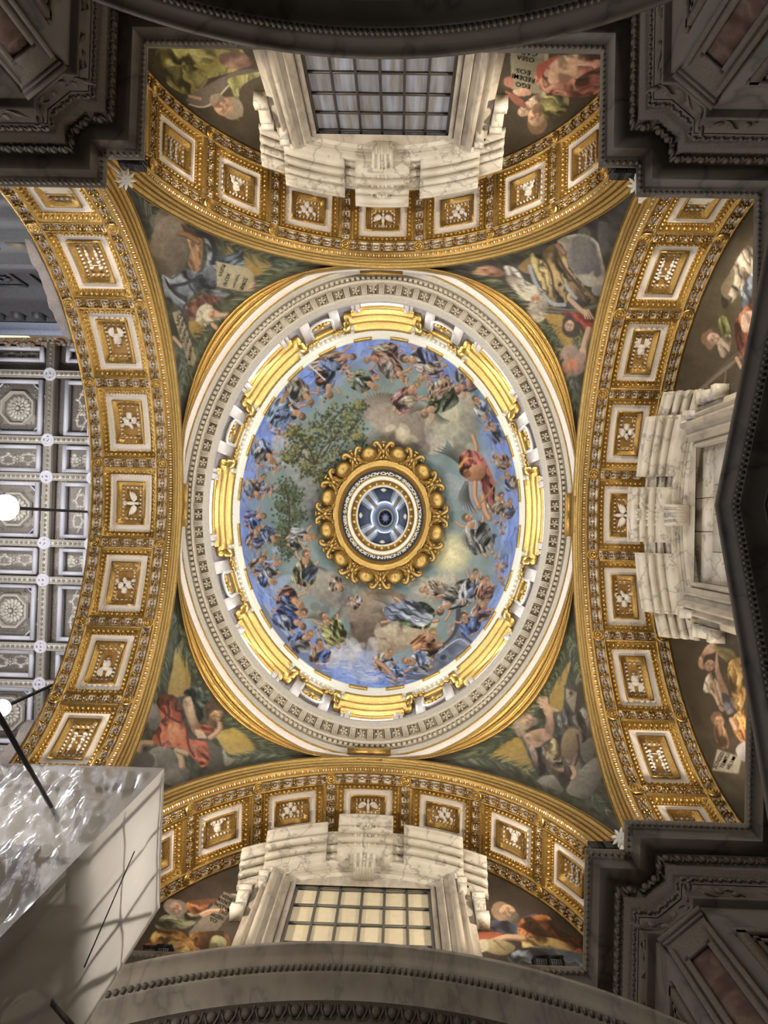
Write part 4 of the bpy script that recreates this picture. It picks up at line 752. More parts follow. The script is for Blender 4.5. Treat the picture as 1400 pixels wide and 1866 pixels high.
# dome mosaic: 21.75 up to the wreath
def dome_pt(f, t):
    # f 0 at the rim, 1 at the oculus
    u = f*math.radians(63); b = 5.16*math.cos(u); h = 21.76+5.15*math.sin(u); rat = RAT+(1.12-RAT)*f**1.3
    return (b/rat*math.cos(t), b*math.sin(t), h)
NT, NF = 760, 210
_f = np.linspace(0, 1, NF)[:, None]; _t = np.linspace(0, 2*PI, NT, endpoint=False)[None, :]
_u = _f*math.radians(63); _b = 5.16*np.cos(_u); _h = 21.76+5.15*np.sin(_u)+0*_t; _r = RAT+(1.12-RAT)*_f**1.3
DOMEP = np.stack([_b/_r*np.cos(_t), _b*np.sin(_t), _h], -1)
dm = link('dome_mosaic', painted(DOMEP, 'dome_mosaic', True)); tag(dm, 'oval dome mosaic of clouds, tree and flying figures with blue rim', 'mosaic')
# gilded wreath and inscription round the oculus
wr = thing('gilded_wreath', 'gilded wreath of shells and scrolls round the lantern opening', 'wreath', (0, 0, 26.3)); OR = 1.12
m = MB(); ring(m, [(2.42, 26.42), (2.2, 26.16), (2.06, 26.10), (2.0, 26.22), (1.97, 26.14), (1.88, 26.12), (1.84, 26.26), (1.80, 26.2), (1.74, 26.22), (1.72, 26.40), (1.66, 26.42), (1.645, 26.55)], 120, [0], OR); m.build('ring_mouldings', GOLD, wr, True)
shell = MB(); shell.ball((0, 0, .02), (.33, .31, .2), 0, None, 14, 8); shell.box((0, 0, .215), (.22, .03, .03)); shell.box((0, .0, .215), (.03, .30, .03))
SHELL = shell.mesh('shell', GOLD, True)
scr = MB()
for s in (-1, 1):
    scr.tube([(s*x, y, z) for x, y, z in interp([(.05, .12, .1), (.12, -.05, .12), (.20, -.2, .1), (.30, -.26, .08), (.34, -.17, .07), (.28, -.14, .07)], 4)], .062, 0, 7)
    scr.tube([(s*x, y, z) for x, y, z in interp([(.04, .05, .1), (.10, .22, .12), (.19, .34, .1), (.29, .33, .08), (.30, .24, .07), (.23, .24, .07)], 4)], .068, 0, 7)
    scr.ball((s*.12, .02, .05), (.08, .14, .06), 0, None, 7, 5)
scr.ball((0, .06, .14), (.085, .11, .1), 0, None, 8, 6); scr.ball((0, .25, .08), (.06, .09, .07), 0, None, 8, 5); scr.ball((0, .36, .06), (.1, .04, .05), 0, None, 8, 5); scr.ball((0, -.13, .08), (.06, .12, .06), 0, None, 8, 5)
for x in (-.03, .03): scr.ball((x, .08, .23), (.016, .014, .015), 0, None, 5, 3)
SCR = scr.mesh('scroll', GOLD, True)
def wframe(b, h, t):
    c = Vector(EL(b, t, h, OR)); y = Vector((math.cos(t), math.sin(t)*1.05, -.7)); x = Vector((-math.sin(t), math.cos(t), 0)); z = x.cross(y); z = z if z.z < 0 else -z
    return frame_m(c, x, z)
for k in range(12):
    t = PI/2+k*PI/6; link('scroll', SCR, wr, wframe(2.26, 26.04, t) @ Matrix.Scale(1.12, 4)); link('shell', SHELL, wr, wframe(2.22, 26.05, t+PI/12))
m = MB(); ring(m, [(1.645, 26.55), (1.62, 26.6), (1.46, 26.85), (1.44, 26.84)], 120, [0], OR); NAVY = plain('dark_slate_band', (.045, .05, .06), (.035, .04, .05), .5, 0, 4, 0); ib = m.build('inscription_band', NAVY, wr, True)
def glyphs(txt, size, bold=.0):
    c = bpy.data.curves.new('t', 'FONT'); c.body = txt; c.size = size; c.align_x = 'CENTER'; c.align_y = 'CENTER'; c.extrude = size*.02; c.offset = bold; c.resolution_u = 3
    o = bpy.data.objects.new('t', c); SC.collection.objects.link(o); dg = bpy.context.evaluated_depsgraph_get(); dg.update()
    me = bpy.data.meshes.new_from_object(o.evaluated_get(dg)); bpy.data.objects.remove(o); bpy.data.curves.remove(c)
    v = np.empty(len(me.vertices)*3); me.vertices.foreach_get('co', v); f = [tuple(p.vertices) for p in me.polygons]; bpy.data.meshes.remove(me)
    return v.reshape(-1, 3), f
INK = plain('white_lettering', (.85, .83, .75), (.85, .83, .75), .6, 0, 4, 0)
txt = 'NOSTRI·IN·FRONTIBVS·FORVM·NOLITE·NOCERE·&c·QVO·ADVSQVE·SIGNEMVS·SERVOS·DEI·'
m = MB(); i0 = txt.index('N·FRON'); gl = {c: glyphs(c, .25, .006) for c in set(txt)}
wd = {c: (v[:, 0].max()-v[:, 0].min()+.055) if len(v) else .1 for c, (v, f) in gl.items()}
pos = np.cumsum([wd[c] for c in txt])-np.array([wd[c]/2 for c in txt]); tot = sum(wd[c] for c in txt); te = even(1.55, 1000, 0, OR)+[2*PI]
for c, p in zip(txt, pos):
    fr_ = ((p-pos[i0])/tot); t = PI/2+.02-fr_*2*PI
    x = Vector((math.sin(t), -math.cos(t)*1.05, 0)); y = Vector((-math.cos(t)*.55, -math.sin(t)*.58, 1)); z = x.cross(y); z = z if z.z < 0 else -z
    F = frame_m(Vector(EL(1.545, t, 26.70, OR)), x, z); v, f = gl[c]
    m.add([tuple(F @ Vector((q[0], q[1], q[2]+.02))) for q in v], f)
stuff(m.build('inscription', INK, wr))
# lantern
ln = thing('lantern', 'lantern cupola with blue windows, cross ribs and a star boss', 'lantern', (0, 0, 27))
WARMW = plain('warm_white_plaster', (.86, .84, .76), (.8, .77, .68), .5, 0, 4, .05); SKYW = plain('pale_blue_plaster', (.62, .67, .80), (.56, .61, .74), .6, 0, 4, .05)
m = MB(); ring(m, [(1.46, 26.84), (1.40, 26.88), (1.36, 26.86), (1.33, 27.05), (1.30, 27.07)], 96, [1, 0, 0, 0], OR); m.build('base_cornice', [WARMW, GOLD], ln, True)
m = MB(); ring(m, [(1.30, 27.07), (1.27, 27.1), (1.16, 27.35), (1.13, 27.35)], 96, [0], 1.13); m.build('gilded_frieze', GOLD, ln, True)
for j, t in enumerate(even(1.2, 28, 0, 1.13)):
    m = MB(); F = EF(1.2, t, 27.2, 1.13); m.box(F.translation, (.11 if j % 2 else .07, .13, .08), 0, F @ Matrix.Rotation(.5, 4, 'X')); m.ball(F @ Vector((0, .02, .05)), (.045, .045, .03), 0, F, 6, 4); m.build('gilded_console', GOLDB, ln)
m = MB(); ring(m, [(1.13, 27.33), (1.08, 27.36), (1.06, 27.5), (1.08, 27.55)], 96, [0], 1.15); m.build('white_ring', WARMW, ln, True)
def lpt(r, t, h): return (r/1.16*math.cos(t), r*math.sin(t), h)
def lprof(f): return 1.07-.62*f, 27.5+6.0*f            # lantern inside narrows upwards
m = MB(); m.grid([[lpt(lprof(f)[0], t, lprof(f)[1]) for t in np.linspace(0, 2*PI, 64, endpoint=False)] for f in np.linspace(0, 1, 9)], 0, True); m.build('lantern_vault', SKYW, ln, True)
BLUE = plain('deep_blue_glass', (.010, .016, .05), (.016, .024, .07), .7, 0, 2, 0, (.04, .07, .25), .06, .05); BRN = plain('brown_frame_paint', (.11, .07, .05), (.08, .055, .045), .6, 0, 6, .1)
def lpatch(m, t, w0, w1, f0, f1, e, mat=0):
    r = []
    for f in np.linspace(f0, f1, 5):
        w = w0+(w1-w0)*(f-f0)/(f1-f0); R_, h = lprof(f); r.append([lpt(R_-e, t+w*x_, h) for x_ in (-1, -.5, 0, .5, 1)])
    m.grid(r, mat)
for k in range(4):
    t = k*PI/2
    m = MB(); lpatch(m, t, .52, .50, 0, .62, .015); fo = m.build('window_frame', BRN, ln)
    m = MB(); lpatch(m, t, .43, .38, 0, .55, .035); m.build('window_pane', BLUE, fo)
    m = MB(); lpatch(m, t, .56, .54, .6, .68, .02); m.build('window_lintel', CREAM, fo)
    m = MB(); m.ball(lpt(1.03, t, 27.75), (.13, .13, .16), 0, None, 8, 6); m.ball(lpt(.98, t, 28.1), (.07, .07, .12), 0, None, 8, 6)
    m.build('carved_boss', CREAM, ln, True)
    t += PI/4; m = MB(); lpatch(m, t, .085, .12, .05, .72, .03); rb = m.build('guilloche_band', BRN, ln)
    m = MB()
    for f in np.linspace(.08, .70, 16):
        for s in (-.4, .4): R_, h = lprof(f); m.ball(lpt(R_-.04, t+s*.1, h), .028, 0, None, 5, 4)
    m.build('gilded_guilloche', GOLD, rb)
m = MB(); m.grid([[lpt(r, t, h) for t in np.linspace(0, 2*PI, 48, endpoint=False)] for r, h in ((.47, 33.3), (.44, 33.3), (.42, 33.2), (.36, 33.2), (.34, 33.3), (.30, 33.35), (.001, 33.4))], 0, True); m.m = [(0, 1, 0, 0, 1, 2)[i//48] for i in range(len(m.m))]
m.build('boss', [CREAM, GOLD, BLUE], ln)
m = MB()
for j in range(16): t = j*PI/8; m.add([lpt(.27 if j % 2 else .22, t, 33.3), lpt(.07, t+.28, 33.3), lpt(.02, t, 33.25), lpt(.07, t-.28, 33.3)], [(0, 1, 2, 3)])
m.ball((0, 0, 33.27), .06, 0, None, 8, 5); m.build('star', LEAF, ln)
# ---------------------------------------------------------------- lettering on the mosaics (set on the painted surface, 1 cm proud)
INKD = plain('dark_tesserae', (.035, .03, .022), (.05, .042, .03), .5, 0, 20, 0)
def write(txt, o, P, a, b, hpx, mb):
    pj = project(P); Pf = P.reshape(-1, 3); pj = pj.reshape(-1, 2)
    def hit(x, y):
        d = (pj[:, 0]-x)**2+(pj[:, 1]-y)**2; i = np.argsort(d)[:4]; w = 1/(d[i]+.05); return (Pf[i]*w[:, None]).sum(0)/w.sum()
    a, b = np.array(a, float), np.array(b, float); d = b-a; L = math.hypot(*d); u = np.array((d[1], -d[0]))/L
    v, f = glyphs(txt, 1.0, .004)
    if not len(v): return
    w = v[:, 0].max()-v[:, 0].min(); h = v[:, 1].max()-v[:, 1].min(); mid = (a+b)/2
    c0 = hit(*mid); e0 = hit(*a); e1 = hit(*b); up = hit(*(mid+u*10))-hit(*(mid-u*10)); ex = (e1-e0)/w; ey = up/20*hpx/h
    n = np.cross(ex, ey); n /= np.linalg.norm(n); n = n if n @ (EYE-c0) > 0 else -n
    mb.add([c0+ex*(q[0]-(v[:, 0].max()+v[:, 0].min())/2)+ey*(q[1]-(v[:, 1].max()+v[:, 1].min())/2)+n*.02 for q in v], f)
def lettering(o, P, lines, h):
    m = MB()
    for t, a, b in lines: write(t, o, P, a, b, h, m)
    stuff(m.build('lettering', INKD, o))
g, o = GRIDS['pend', -1, -1]
lettering(o, P=g, h=6.5, lines=[('תנחה', (408.4, 481.5), (399.4, 502)), ('אנכיש', (416.8, 498.3), (408.4, 521)), ('לאתנאף', (434.6, 498.9), (424, 524.6)), ('כבדאת', (448.3, 505.7), (439.3, 527.8)),
    ('זכור', (327.8, 571), (321.3, 592)), ('לאתרצח', (334.7, 581.7), (327, 608.6)), ('לאתגנב', (338.6, 597.3), (332.5, 625)), ('לאתענה', (343.4, 612), (338.2, 639.8)), ('לאתחמד', (348, 628.5), (344.7, 657))])
g, o = GRIDS['B', 1]
lettering(o, P=g, h=7, lines=[('VENDE', (404, 1632.7), (432.3, 1645)), ('RVNT·', (397.3, 1639.8), (421.4, 1650.6)), ('IVSTVM', (391.7, 1647.8), (421, 1662)), ('PRO', (400.6, 1661), (413.9, 1666.7)), ('ARGEN', (383.6, 1666.7), (406.3, 1675)), ('TO·', (381.3, 1675.6), (396.9, 1681))])
g, o = GRIDS['T', 1]
lettering(o, P=g, h=8, lines=[('EGO', (966.6, 157), (940, 151.4)), ('REDEMI', (974.6, 146.4), (934.3, 136.7)), ('EOS·', (966.6, 132), (938, 125.8)), ('OSEA', (973.8, 109), (941.8, 102.7)), ('CAP·', (979.7, 97.6), (948, 93))])
g, o = GRIDS['R', 1]
lettering(o, P=g, h=7, lines=[('SCINDED', (1304, 1400), (1319.7, 1371)), ('TEMPLI', (1316, 1400), (1328.5, 1375)), ('VELVM', (1327.7, 1403), (1340, 1380))])
# ---------------------------------------------------------------- entablatures and piers below the arches
def plan(o, c, sx, sy, left):
    x1, y1, x2, y2, yw, xw = 3.50+o, 5.17+o*1.05, 4.08+o, 4.72+o, 6.93+o*.9, 5.87+o*.9
    p = [(0, yw), (x1, yw), (x1, y1), (x2-.29*c, y1), (x2, y1-.25*c), (x2, y2)]
    p += [(7.6, y2)] if left else [(xw, y2), (xw, 0)]
    return p
def seg_items(pts, step):
    out = []
    for (x0, y0, z0), (x1, y1, z1) in zip(pts[:-1], pts[1:]):
        L = math.hypot(x1-x0, y1-y0)
        if L < .08: continue
        n = max(1, int(L/step)); d = ((x1-x0)/L, (y1-y0)/L)
        for i in range(n): f = (i+.5)/n; out.append(((x0+(x1-x0)*f, y0+(y1-y0)*f, z0), d))
    return out
FLOORM = marble('grey_floor_marble', (.035, .032, .03), (.02, .018, .017), .7, .3, .05)
m = MB(); m.box((0, 0, -1.7), (60, 60, .2)); struct(m.build('floor', FLOORM), 'grey marble floor')
names = {(-1, -1): ('back_left', 'top left'), (1, -1): ('back_right', 'top right'), (1, 1): ('front_right', 'bottom right'), (-1, 1): ('front_left', 'bottom left')}
crng = random.Random(5)
for (sx, sy), (nm, tx) in names.items():
    left = sx < 0
    def sw(prof, name, mats, parent, m=None):
        q = MB(); n = len(plan(0, 0, sx, sy, left)); q.sweep([[(sx*plan(o, c, sx, sy, left)[i][0], sy*plan(o, c, sx, sy, left)[i][1], h) for h, o, c in prof] for i in range(n)], [0], cap=False)
        return q.build(name, mats, parent)
    w = sw([(9.94, .60, 1.6), (-1.6, .62, 1.6)], 'wall_'+nm, DARKM, None); struct(w, 'dim marble corner pier and wall, '+tx)
    sw([(11.30, 1.6, 0), (11.30, 0, 0), (11.25, 0, 0), (11.22, .02, 0), (11.14, .03, 0), (11.12, .07, 0), (11.09, .08, 0), (11.0, .14, 0), (10.98, .14, 0), (10.99, .36, .4)], 'cornice', DARKM, w)
    sw([(10.99, .36, .4), (10.97, .38, .8), (10.80, .44, 1), (10.78, .44, 1), (10.74, .46, 1), (10.62, .47, 1), (10.60, .50, 1), (10.46, .54, 1.1)], 'bed_moulding', CARV, w)
    sw([(10.46, .55, 1.1), (10.08, .56, 1.25), (10.06, .52, 1.3), (10.02, .50, 1.3), (9.99, .53, 1.4), (9.94, .60, 1.6)], 'frieze', DARKM, w)
    P = lambda o, c, h: [(sx*x, sy*y, h) for x, y in plan(o, c, sx, sy, left)]
    q = MB()
    for c, d in seg_items(P(.39, .9, 10.89), .17):
        M = frame_m(c, (d[0], d[1], 0), (0, 0, 1)); q.ball(c, (.05, .05, .08), 0, M, 8, 6)
        for e in (-1, 1): q.tube([M @ Vector((e*x, y, z)) for x, y, z in ((.085, 0, .07), (.075, 0, -.02), (.04, 0, -.09))], .022, 0, 5)
    stuff(q.build('egg_moulding', CARV, w, True))
    q = MB()
    for c, d in seg_items(P(.025, 0, 11.18), .085):
        M = frame_m(c, (d[0], d[1], 0), (0, 0, 1)); q.ball(c, (.032, .03, .05), 0, M, 5, 4)
    stuff(q.build('leaf_moulding', CARV, w, True))
    q = MB()
    for c, d in seg_items(P(.515, 1.05, 10.54), .13):
        M = frame_m(c, (d[0], d[1], 0), (0, 0, 1)); b = crng.random()
        q.ball(c, (.035, .03, .055), 0, M @ Matrix.Rotation(.5, 4, 'Y'), 5, 4); q.ball(M @ Vector((.05, 0, .01)), (.025, .03, .05), 0, M @ Matrix.Rotation(-.6, 4, 'Y'), 5, 4)
    stuff(q.build('acanthus_moulding', CARV, w, True))
    q = MB()
    for c, d in seg_items(P(.555, 1.15, 10.24), .75):
        M = frame_m(c, (d[0], d[1], 0), (0, 0, 1))
        q.tube([M @ Vector((.3*x, .02*math.cos(5*x), .1*math.sin(4*x))) for x in np.linspace(-1, 1, 12)], .018, 0, 4)
        for x in (-.2, 0, .2): q.ball(M @ Vector((x, 0, .06*math.cos(9*x))), (.06, .03, .08), 0, M @ Matrix.Rotation(x*4, 4, 'Y'), 6, 4)
    stuff(q.build('frieze_scrolls', CARV, w, True))
    # chamfered pilaster with a breccia panel, plain panels on the flanks
    pl = plan(.60, 1.6, sx, sy, left); a = Vector((sx*pl[3][0], sy*pl[3][1], 0)); b = Vector((sx*pl[4][0], sy*pl[4][1], 0)); mid = (a+b)/2; d = (b-a).normalized(); n = Vector((-sx*.7, -sy*.7, 0)); n = (n-d*n.dot(d)).normalized()
    F = frame_m(mid, d, (0, 0, 1)); yv = 1 if (F @ Vector((0, 1, 0))-mid).dot(n) > 0 else -1; hw = (b-a).length/2
    q = MB(); q.box(F @ Vector((0, yv*.04, 4.1)), (hw*2, .10, 11.4), 0, F); q.box(F @ Vector((0, yv*.05, 9.86)), (hw*2+.08, .15, .10), 0, F); q.box(F @ Vector((0, yv*.045, 9.76)), (hw*2+.03, .13, .06), 0, F)
    ps = q.build('pilaster', CARV, w)
    q = MB()
    for e in (-1, 1): q.box(F @ Vector((e*(hw-.13), yv*.11, 4.05)), (.07, .05, 10.5), 0, F); q.box(F @ Vector((e*(hw-.03), yv*.10, 4.1)), (.06, .05, 11.0), 0, F)
    q.box(F @ Vector((0, yv*.11, 9.25)), (hw*2-.22, .05, .07), 0, F); q.build('panel_frame', CARV, ps)
    q = MB(); q.box(F @ Vector((0, yv*.096, 3.9)), (hw*2-.32, .012, 10.65), 0, F); q.build('marble_panel', REDM, ps)
    for (i0, i1) in ((1, 2), (5, 6)):
        a = Vector((sx*pl[i0][0], sy*pl[i0][1], 0)); b = Vector((sx*pl[i1][0], sy*pl[i1][1], 0)); d = (b-a).normalized(); mid = (a+b)/2; L = (b-a).length
        n = Vector((-sx, 0, 0)) if i0 == 1 else Vector((0, -sy, 0)); F2 = frame_m(mid, d, (0, 0, 1)); yv2 = 1 if (F2 @ Vector((0, 1, 0))-mid).dot(n) > 0 else -1
        q = MB()
        for e in (-1, 1): q.box(F2 @ Vector((e*(L/2-.22), yv2*.03, 3.7)), (.12, .06, 11.2), 0, F2); q.box(F2 @ Vector((e*(L/2-.36), yv2*.02, 3.7)), (.06, .05, 11.0), 0, F2)
        q.box(F2 @ Vector((0, yv2*.03, 9.3)), (L-.3, .06, .12), 0, F2); q.box(F2 @ Vector((0, yv2*.02, 9.12)), (L-.6, .05, .06), 0, F2)
        q.build('wall_panel_frame', CARV, w)
    # plain impost of the arches above the cornice
    q = MB(); q.sweep([[(sx*x, sy*y, z) for z in (11.28, 12.0, 12.02, 12.2, 12.22, 13.4)] for x, y in ((4.40, 7.9), (4.40, 5.95), (4.78, 5.95), (4.78, 5.565), (6.8, 5.565))], [0], cap=False)
    q.build('impost', CREAM, w)
# wall above each window, behind the marble pediment
for k, nm in (('T', 'back'), ('B', 'front'), ('R', 'right')):
    a = ARCH[k]; f = wallmap(k); m = MB()
    m.grid([[f(u, -.01, z) for z in (15.5, a.Hs+a.R*math.sqrt(1-(u/a.S)**2)+.02)] for u in np.linspace(-2.2, 2.2, 13)], 0)
    for s in (-1, 1): m.grid([[f(s*u, v, z) for z in (10.8, 16.0)] for u, v in ((2.2, -.01), (1.42, -.01), (1.42, -.45))], 0)
    struct(m.build('wall_'+nm, MARBV), 'upper wall round the window, '+{'T': 'top', 'B': 'bottom', 'R': 'right'}[k])
# ---------------------------------------------------------------- great pediments standing lower, in front of the walls
def big_pediment(key, label, zf, mat):
    f = {'T': lambda u, v, z: (.1+u, -5.9-v, z), 'B': lambda u, v, z: (.1-u, 5.9+v, z), 'R': lambda u, v, z: (5.0+v, u, z)}[key]
    root = thing('altar_pediment', label, 'pediment', f(0, .5, 5))
    U = 4.05 if key != 'R' else 4.6; us = np.linspace(-U, U, 61) if key != 'R' else np.array([-U, -U/2, 0, U/2, U])
    def sw(name, prof, mt):
        q = MB(); q.sweep([[f(u, v, zf(u)+h) for v, h in prof] for u in us], [0], cap=False); return q.build(name, mt, root)
    sw('crown_moulding', [(2.0, .12), (0, .02), (0, -.05), (.03, -.07), (.09, -.13), (.10, -.24), (.13, -.27)], mat)
    sw('dentil_band', [(.13, -.27), (.15, -.28), (.16, -.38), (.18, -.39)], mat)
    sw('soffit', [(.18, -.39), (.24, -.42), (.44, -.47), (.45, -.49)], mat)
    sw('bed_moulding', [(.45, -.49), (.56, -.50), (.60, -.60), (.62, -.62), (.62, -.72), (.70, -.74)], CARV)
    sw('tympanum', [(.70, -.74), (.72, -1.0), (.95, -1.02), (1.0, -1.6), (1.0, -11)], mat)
    q = MB()
    for u in np.arange(-U+.05, U-.05, .075): q.box(f(u, .135, zf(u)-.335), (.04, .05, .07) if key != 'R' else (.05, .04, .07))
    stuff(q.build('dentils', CARV, root))
    q = MB()
    for u in np.arange(-U+.1, U-.1, .2):
        q.ball(f(u, .54, zf(u)-.54), (.065, .065, .075), 0, None, 7, 5)
        for e in (-1, 1): q.tube([f(u+e*x, v, zf(u)+z) for x, v, z in ((.095, .48, -.47), (.08, .53, -.56), (.03, .58, -.64))], .014, 0, 4)
    stuff(q.build('egg_moulding', CARV, root, True)); return root
seg = lambda u: 9.87-(6.0-math.sqrt(36-u*u))
big_pediment('T', 'curved shaded marble pediment cutting across the top of the picture', seg, DARKM)  # shade put into the marble tone here, lit copy at the bottom
big_pediment('B', 'curved beige marble pediment with egg moulding across the bottom of the picture', seg, MARBV)
big_pediment('R', 'shaded triangular pediment pointing in from the right edge', lambda u: 10.46-.43*abs(u), DARKM)
# ---------------------------------------------------------------- marble window surrounds
RC = 3.2
def surround(k, label, wlab):
    f = wallmap(k); root = thing('window_surround', label, 'window surround', f(0, .3, 13))
    zc = lambda u: -u*u/(2*RC)
    def arcp(m, u0, u1, prof, n=10):
        m.sweep([[f(u, v, z+zc(u)) for v, z in prof] for u in np.linspace(u0, u1, n+1)], [0], closed=False, cap=True, loop=True)
    m = MB(); arcp(m, -1.95, 1.95, [(-.35, 15.95), (.06, 15.95), (.06, 16.03), (.10, 15.99), (.12, 16.06), (.16, 16.02), (.17, 16.10), (.22, 16.07), (.25, 16.2), (0, 16.3)], 18); m.build('architrave', MARB, root)
    def cor(dv, dz=0): return [(0, 16.12+dz), (.20+dv, 16.12+dz), (.20+dv, 16.20+dz), (.24+dv, 16.24+dz), (.24+dv, 16.42+dz), (.27+dv, 16.42+dz), (.27+dv, 16.25+dz), (.36+dv, 16.25+dz), (.38+dv, 16.33+dz), (.40+dv, 16.50+dz), (.435+dv, 16.50+dz), (.435+dv, 16.33+dz), (.54+dv, 16.33+dz), (.54+dv, 16.56+dz), (.575+dv, 16.56+dz), (.575+dv, 16.42+dz), (.62+dv, 16.42+dz), (.68+dv, 16.47+dz), (.72+dv, 16.56+dz), (.76+dv, 16.54+dz), (.76+dv, 16.62+dz), (0, 16.78+dz)]
    m = MB(); arcp(m, -.60, .60, cor(.28, .05), 6); m.build('centre_block', MARB, root)
    m = MB(); arcp(m, -.86, .86, cor(-.08, 0), 8); m.build('recessed_cornice', MARB, root)
    for s in (-1, 1):
        m = MB(); arcp(m, s*.84, s*2.08, cor(.14), 8); m.build('raking_cornice', MARB, root)
        m = MB(); arcp(m, s*2.06, s*2.55, cor(-.10), 4); m.build('end_cornice', MARB, root)
        m = MB(); arcp(m, s*1.15, s*1.95, [(0, 16.1), (.30, 16.12), (.34, 16.28), (0, 16.4)], 6); m.build('frieze_block', MARB, root)
        # moulded jamb and its small consoles
        m = MB(); prof = [(1.40, -.3), (1.40, .06), (1.48, .06), (1.48, -.04), (1.505, -.04), (1.505, .12), (1.50, .15), (1.60, .15), (1.60, .20), (1.64, .24), (1.64, .06), (1.67, .06), (1.67, .19), (1.76, .19), (1.78, .29), (1.82, .33), (1.88, .33), (1.88, .02), (1.92, .02), (1.92, .16), (1.98, .16), (2.0, .22), (2.04, .22), (2.06, .1), (2.18, .1), (2.18, -.02)]
        m.sweep([[f(s*u, v, z) for u, v in prof] for z in (10.6, 15.52)], [0], cap=False); m.build('jamb', MARBV, root)
        for u, z0, z1, vv, ww in ((2.31, 13.95, 14.9, .24, .22), (2.02, 14.98, 15.3, .34, .17)):
            m = MB(); S = (ww, vv, .12) if k != 'R' else (vv, ww, .12)
            m.box(f(s*u, vv/2+.02, z1-.07), (S[0]*1.1, S[1]*1.1, .14)); m.box(f(s*u, vv/2+.02, z0+.1), (S[0]*1.12, S[1]*1.1, .2)) if ww > .2 else None
            pr = [(vv+.0, z1-.2), (vv+.02, z1-.3), (vv*.8, z1-.42), (vv*.62, (z0+z1)/2), (vv*.66, z0+.34), (vv*.9, z0+.22)] if ww > .2 else [(vv, z1-.2), (vv*.5, z0)]
            pr = [(0, z1-.2)]+pr+[(0, pr[-1][1])]
            m.sweep([[f(s*(u+e*ww/2), v, z) for v, z in pr] for e in (-1, 1)], [0], closed=False, cap=True, loop=True); m.build('console', MARB, root)
    # keystone: fluted console with a rosette
    m = MB()
    pr = [(0, 15.75), (.28, 15.72), (.34, 15.85), (.30, 15.95), (.36, 16.15), (.50, 16.30), (.72, 16.42), (.86, 16.50), (.86, 16.62), (0, 16.7)]
    for u0, u1, dv in ((-.21, -.15, .03), (-.15, -.10, 0), (-.10, -.04, .035), (-.04, .04, .01), (.04, .10, .035), (.10, .15, 0), (.15, .21, .03)):
        wd = lambda u, z: u*(1+.35*max(0, (z-15.75)))
        m.sweep([[f(wd(u, z), v+(dv if v else 0), z) for v, z in pr] for u in (u0, u1)], [0], closed=False, cap=True, loop=True)
    ks = m.build('keystone', MARB, root)
    m = MB(); c = f(0, .84, 16.42)
    for j in range(6):
        a_ = j*PI/3; e = (.08*math.cos(a_), .07*math.sin(a_)); p = f(e[0], .86-e[1]*.9, 16.42+e[1]*.6); m.ball(p, .055, 0, None, 6, 4)
    m.ball(c, .06, 0, None, 7, 5); m.build('rosette', MARB, ks, True)
    m = MB()
    for j in range(5): z = 15.9+j*.09; m.ball(f(0, np.interp(z, [15.95, 16.15, 16.30], [.32, .38, .52]), z), .03, 0, None, 5, 4)
    m.build('bead_drop', MARB, ks, True); return f
def glazed(k, idx, label, pane_mats, bar, lo=11.0):
    f = wallmap(k); W_ = 1.36; zt = lambda u: 16.02-u*u/(2*RC); us = np.linspace(-W_, W_, 7); zs = [15.47-.665*i for i in range(8)]
    m = MB(); m.sweep([[f(s, v, z) for v, z in ((-.14, 10.8), (-.05, 10.8), (-.05, 15.9), (-.14, 15.9))] for s in (W_-.02, W_+.05)], [0], loop=True, closed=False)
    m.sweep([[f(s, v, z) for v, z in ((-.14, 10.8), (-.05, 10.8), (-.05, 15.9), (-.14, 15.9))] for s in (-W_-.05, -W_+.02)], [0], loop=True, closed=False)
    fr = struct(m.build('window_%d' % idx, bar), label)
    for u in us[1:-1]:
        m = MB(); m.box(f(u, -.08, 13.4), (.05, .05, 5.3)); m.build('glazing_bar', bar, fr)
    for z in zs: m = MB(); m.box(f(0, -.08, z), (2*W_, .045, .05)); m.build('glazing_bar', bar, fr)
    for i in range(6):
        for j, z in enumerate(zs[:-1]+[None]):
            z1 = zs[j-1] if j else None
            if z is None: continue
            top = [(us[i], zt(us[i])), (us[i+1], zt(us[i+1]))] if j == 0 else [(us[i], zs[j-1]), (us[i+1], zs[j-1])]
            q = MB(); tl = prng.uniform(-.006, .006); q.add([f(us[i], -.10+tl, z), f(us[i+1], -.10-tl, z), f(top[1][0], -.10+tl, top[1][1]), f(top[0][0], -.10-tl, top[0][1])], [(0, 1, 2, 3)])
            q.build('pane', pane_mats[prng.randrange(len(pane_mats))], fr)
prng = random.Random(9)
def pane_blue(nm, a, b, e):
    m, n, l, p = new_mat(nm); mp = coords(n, l, (4.5, 1, .35)); nz = n.new('ShaderNodeTexNoise'); nz.inputs['Detail'].default_value = 4; nz.inputs['Scale'].default_value = 2; l.new(mp.outputs[0], nz.inputs[0])
    r = n.new('ShaderNodeValToRGB'); r.color_ramp.elements[0].position = .35; r.color_ramp.elements[1].position = .68; r.color_ramp.elements[0].color = (*a, 1); r.color_ramp.elements[1].color = (*b, 1)
    l.new(nz.outputs[0], r.inputs[0]); l.new(r.outputs[0], p.inputs['Base Color']); l.new(r.outputs[0], p.inputs['Emission Color']); p.inputs['Emission Strength'].default_value = e
    p.inputs['Roughness'].default_value = .22; return m
PB = [pane_blue('blue_grey_pane', (.13, .12, .11), (.20, .225, .30), .22), pane_blue('hazy_pane', (.12, .115, .11), (.17, .185, .23), .2), pane_blue('streaked_pane', (.15, .14, .12), (.22, .25, .33), .22)]
PC = [plain('cream_pane', (.66, .58, .42), (.60, .53, .38), .5, 0, 2, .02), plain('cream_pane_light', (.70, .62, .46), (.64, .56, .41), .5, 0, 2, .02)]
